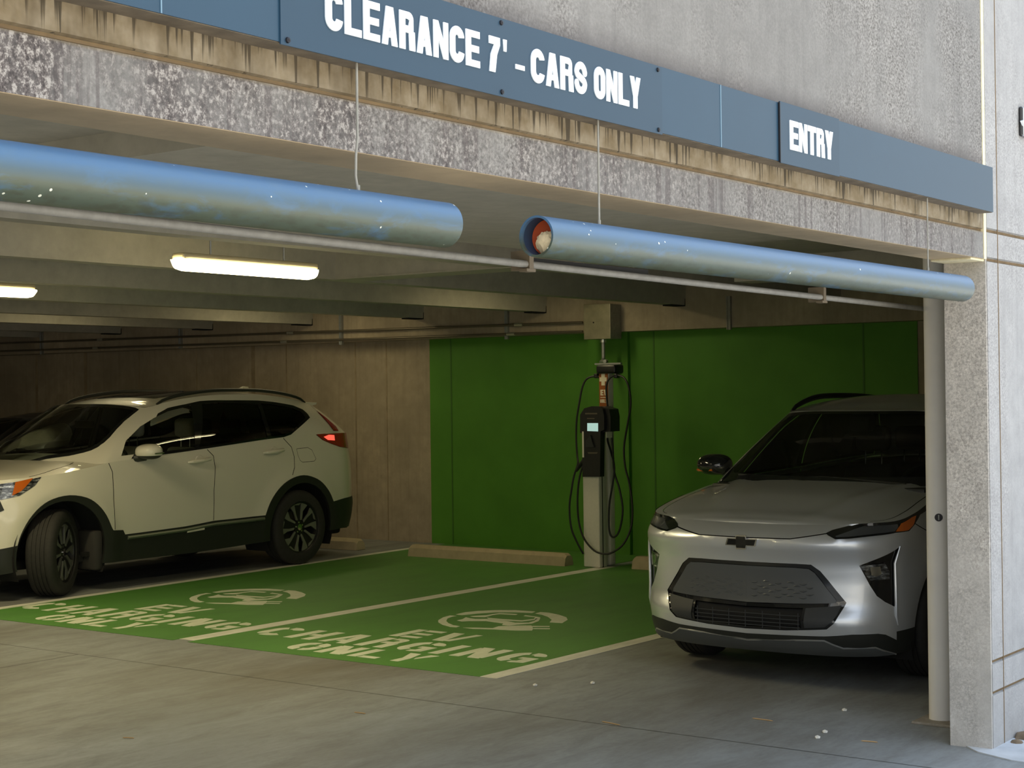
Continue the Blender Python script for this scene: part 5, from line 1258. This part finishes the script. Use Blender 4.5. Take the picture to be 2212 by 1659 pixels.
for nm, c in (('charging_cable', cA), ('charging_cable', cB), ('charging_cable', cC)):
    mb = MB(); mb.tube(cpath(c, X2), .0095, 8); mb.build(nm, M['cablerubber'], t, True)
mb = MB(); mb.tube(cpath([(345, 960, -.22), (310, 985, -.23), (285, 1010, -.24), (262, 1045, -.25)], X2), [.024]*12+[.016]*4, 10) if False else mb.tube([tuple(onX(1150+x/2.767, 640+y/2.767, X2-.23)) for x, y in [(340, 965), (308, 985), (285, 1010), (262, 1045)]], [.024, .024, .02, .013], 10); mb.build('charging_plug', M['chargerblack'], t, True)
# ------------------------------------------------------------------ lamps
def lamp(xa, xb, y, z, label, pw=1.0):
    t = thing('ceiling_lamp', label, 'ceiling lamp', ((xa+xb)/2, y, z+.1), 'linear ceiling lamps')
    mb = MB(); mb.bbox((xa+.04, y-.055, z+.07), (xb-.04, y+.055, z+.11), .015); mb.build('lamp_housing', M['fixture'], t)
    def body(x0, x1, w, h, zz, n=14, m_=12):
        V = []; F = []
        for i in range(n+1):
            s = i/n; x = x0+(x1-x0)*s; e = min(1, (1-abs(2*s-1))*7); e = math.sqrt(max(.06, 1-(1-e)**2))
            for k in range(m_+1):
                th = PI*k/m_; V.append((x, y-w*e*math.cos(th), zz-h*e*math.sin(th)**.8))
        for i in range(n):
            for k in range(m_): F.append((i*(m_+1)+k, i*(m_+1)+k+1, (i+1)*(m_+1)+k+1, (i+1)*(m_+1)+k))
        F.append(tuple(range(m_+1))); F.append(tuple(n*(m_+1)+k for k in range(m_+1))[::-1])
        F.append(tuple([i*(m_+1) for i in range(n+1)]+[i*(m_+1)+m_ for i in range(n, -1, -1)]))
        return V, F
    V, F = body(xa, xb, .060, .062, z+.070, 28); obj('lamp_diffuser', V, F, M['lenslit'] if pw == 1 else M['lensdim'], t, 40)
    mb = MB(); mb.tube([((xa+xb)/2-.3, y, z+.11), ((xa+xb)/2-.3, y, 2.93)], .006, 6); mb.tube([((xa+xb)/2+.3, y, z+.11), ((xa+xb)/2+.3, y, 2.93)], .006, 6); mb.build('lamp_hanger', M['galv'], t)
    li = bpy.data.lights.new('lamp_light', 'AREA'); li.shape = 'RECTANGLE'; li.size = (xb-xa)*.9; li.size_y = .10; li.energy = LAMPW*pw; li.color = (1.0, .85, .48)
    lo = bpy.data.objects.new('lamp_light', li); COL.objects.link(lo); lo.location = ((xa+xb)/2, y, z-.008)
LAMPW = 24
ly = 6.85
A_ = onY(372, 570, ly); B_ = onY(685, 600, ly)
lamp(A_[0], B_[0], ly, (A_[2]+B_[2])/2-.035, 'glowing yellow linear lamp between the concrete ceiling ribs above the bays')
l2y = 10.1; C_ = onY(78, 637, l2y)
lamp(C_[0]-1.2, C_[0], l2y, C_[2]-.035, 'glowing yellow linear lamp cut off by the left picture edge')
for xa, y_ in ((11.6, 8.70), (11.8, 11.95), (10.4, 13.6), (9.0, 16.9)):  # extra lamps added out of sight to brighten the back of the garage
    lamp(xa, xa+1.2, y_, 2.70, 'added linear lamp between the concrete ribs, unseen, brightening the back wall', .28)
lamp(1.2, 2.4, 6.85, 2.38, 'linear lamp further left in the garage, outside the view')
lamp(-3.5, -2.3, 9.5, 2.38, 'linear lamp deep in the garage, outside the view')
lamp(4.0, 5.2, 14.5, 2.38, 'linear lamp above the aisle far behind, outside the view')
# ------------------------------------------------------------------ litter on the slab
for k, (px, py, ln, dy) in enumerate([(1300, 1560, 40, 8), (1625, 1553, 45, 6), (1860, 1602, 36, 3), (765, 1540, 25, 3), (265, 1595, 25, 1)]):
    a_ = onG(px, py); b_ = onG(px+ln, py+dy); P = smoothpath([a_+[0, 0, .004], (a_+b_)/2+[.003, .003, .004], b_+[0, 0, .004]], 4); mb = MB()
    mb.tube(P, [.001]+[.0028]*(len(P)-2)+[.001], 5)
    tag(mb.build('dry_twig', M['leaf']), ['thin dry twig on the slab left of centre near the joint', 'longest dry twig on the slab in front of the silver car', 'short dry twig near the pier base on the slab', 'small pale twig on the slab below the left lettering', 'tiny pale twig on the slab at the lower left'][k], 'twig', 'dry twigs on the slab')
for k, (px, py) in enumerate([(1156, 1482), (1280, 1477), (1824, 1536), (1782, 1583), (1766, 1595)]):
    p = onG(px, py); bm = bmesh.new(); bmesh.ops.create_icosphere(bm, subdivisions=1, radius=.012)
    V = [(p[0]+v.co.x*(1+.4*random.random()), p[1]+v.co.y*1.3, max(.0, v.co.z*.8+.006)) for v in bm.verts]; F = [[v.index for v in f.verts] for f in bm.faces]; bm.free()
    tag(obj('concrete_chip', V, F, M['chip']), ['white chip on the slab just below the end of the right white line', 'white chip on the slab right of the one by the white line', 'largest white chip on the slab in front of the post', 'small white chip on the slab nearest the joint', 'smallest white chip on the slab beside the joint'][k], 'chip', 'white chips on the slab')
# ------------------------------------------------------------------ cars
white_car(M)
silver_car(M)
dk = white_car(M, dark=True); dk.scale = (1, 1, .90); dk.location = (11.6, 15.0, 0)
# ------------------------------------------------------------------ sky and sun
w = bpy.data.worlds.new('sky'); SC.world = w; w.use_nodes = True; nt = w.node_tree; bg = nt.nodes['Background']
tc = nt.nodes.new('ShaderNodeTexCoord'); sp = nt.nodes.new('ShaderNodeSeparateXYZ'); nt.links.new(tc.outputs['Generated'], sp.inputs[0])
r = nt.nodes.new('ShaderNodeValToRGB'); nt.links.new(sp.outputs[2], r.inputs[0]); e = r.color_ramp.elements
e[0].position = 0.0; e[0].color = (.7, .68, .62, 1); e[1].position = 1.0; e[1].color = (.55, .72, 1.0, 1)
k = e.new(.06); k.color = (.74, .72, .65, 1); k = e.new(.22); k.color = (.76, .80, .80, 1); k = e.new(.34); k.color = (.92, 1.0, 1.10, 1)
nt.links.new(r.outputs[0], bg.inputs[0]); bg.inputs[1].default_value = 1.55
sun = bpy.data.lights.new('sun', 'SUN'); sun.energy = 8.0; sun.angle = .01; sun.color = (1, .93, .82)
so = bpy.data.objects.new('sun', sun); COL.objects.link(so); so.rotation_euler = Vector((-.12, -.27, -.95)).to_track_quat('-Z', 'Y').to_euler()
SC.view_settings.view_transform = 'Standard'; SC.view_settings.look = 'None'; SC.view_settings.gamma = 1; SC.view_settings.use_curve_mapping = False
SC.view_settings.exposure = 0.28
SC.cycles.max_bounces = 8; SC.cycles.diffuse_bounces = 4; SC.cycles.transparent_max_bounces = 12; SC.cycles.sample_clamp_indirect = 6
SC.cycles.use_denoising = True
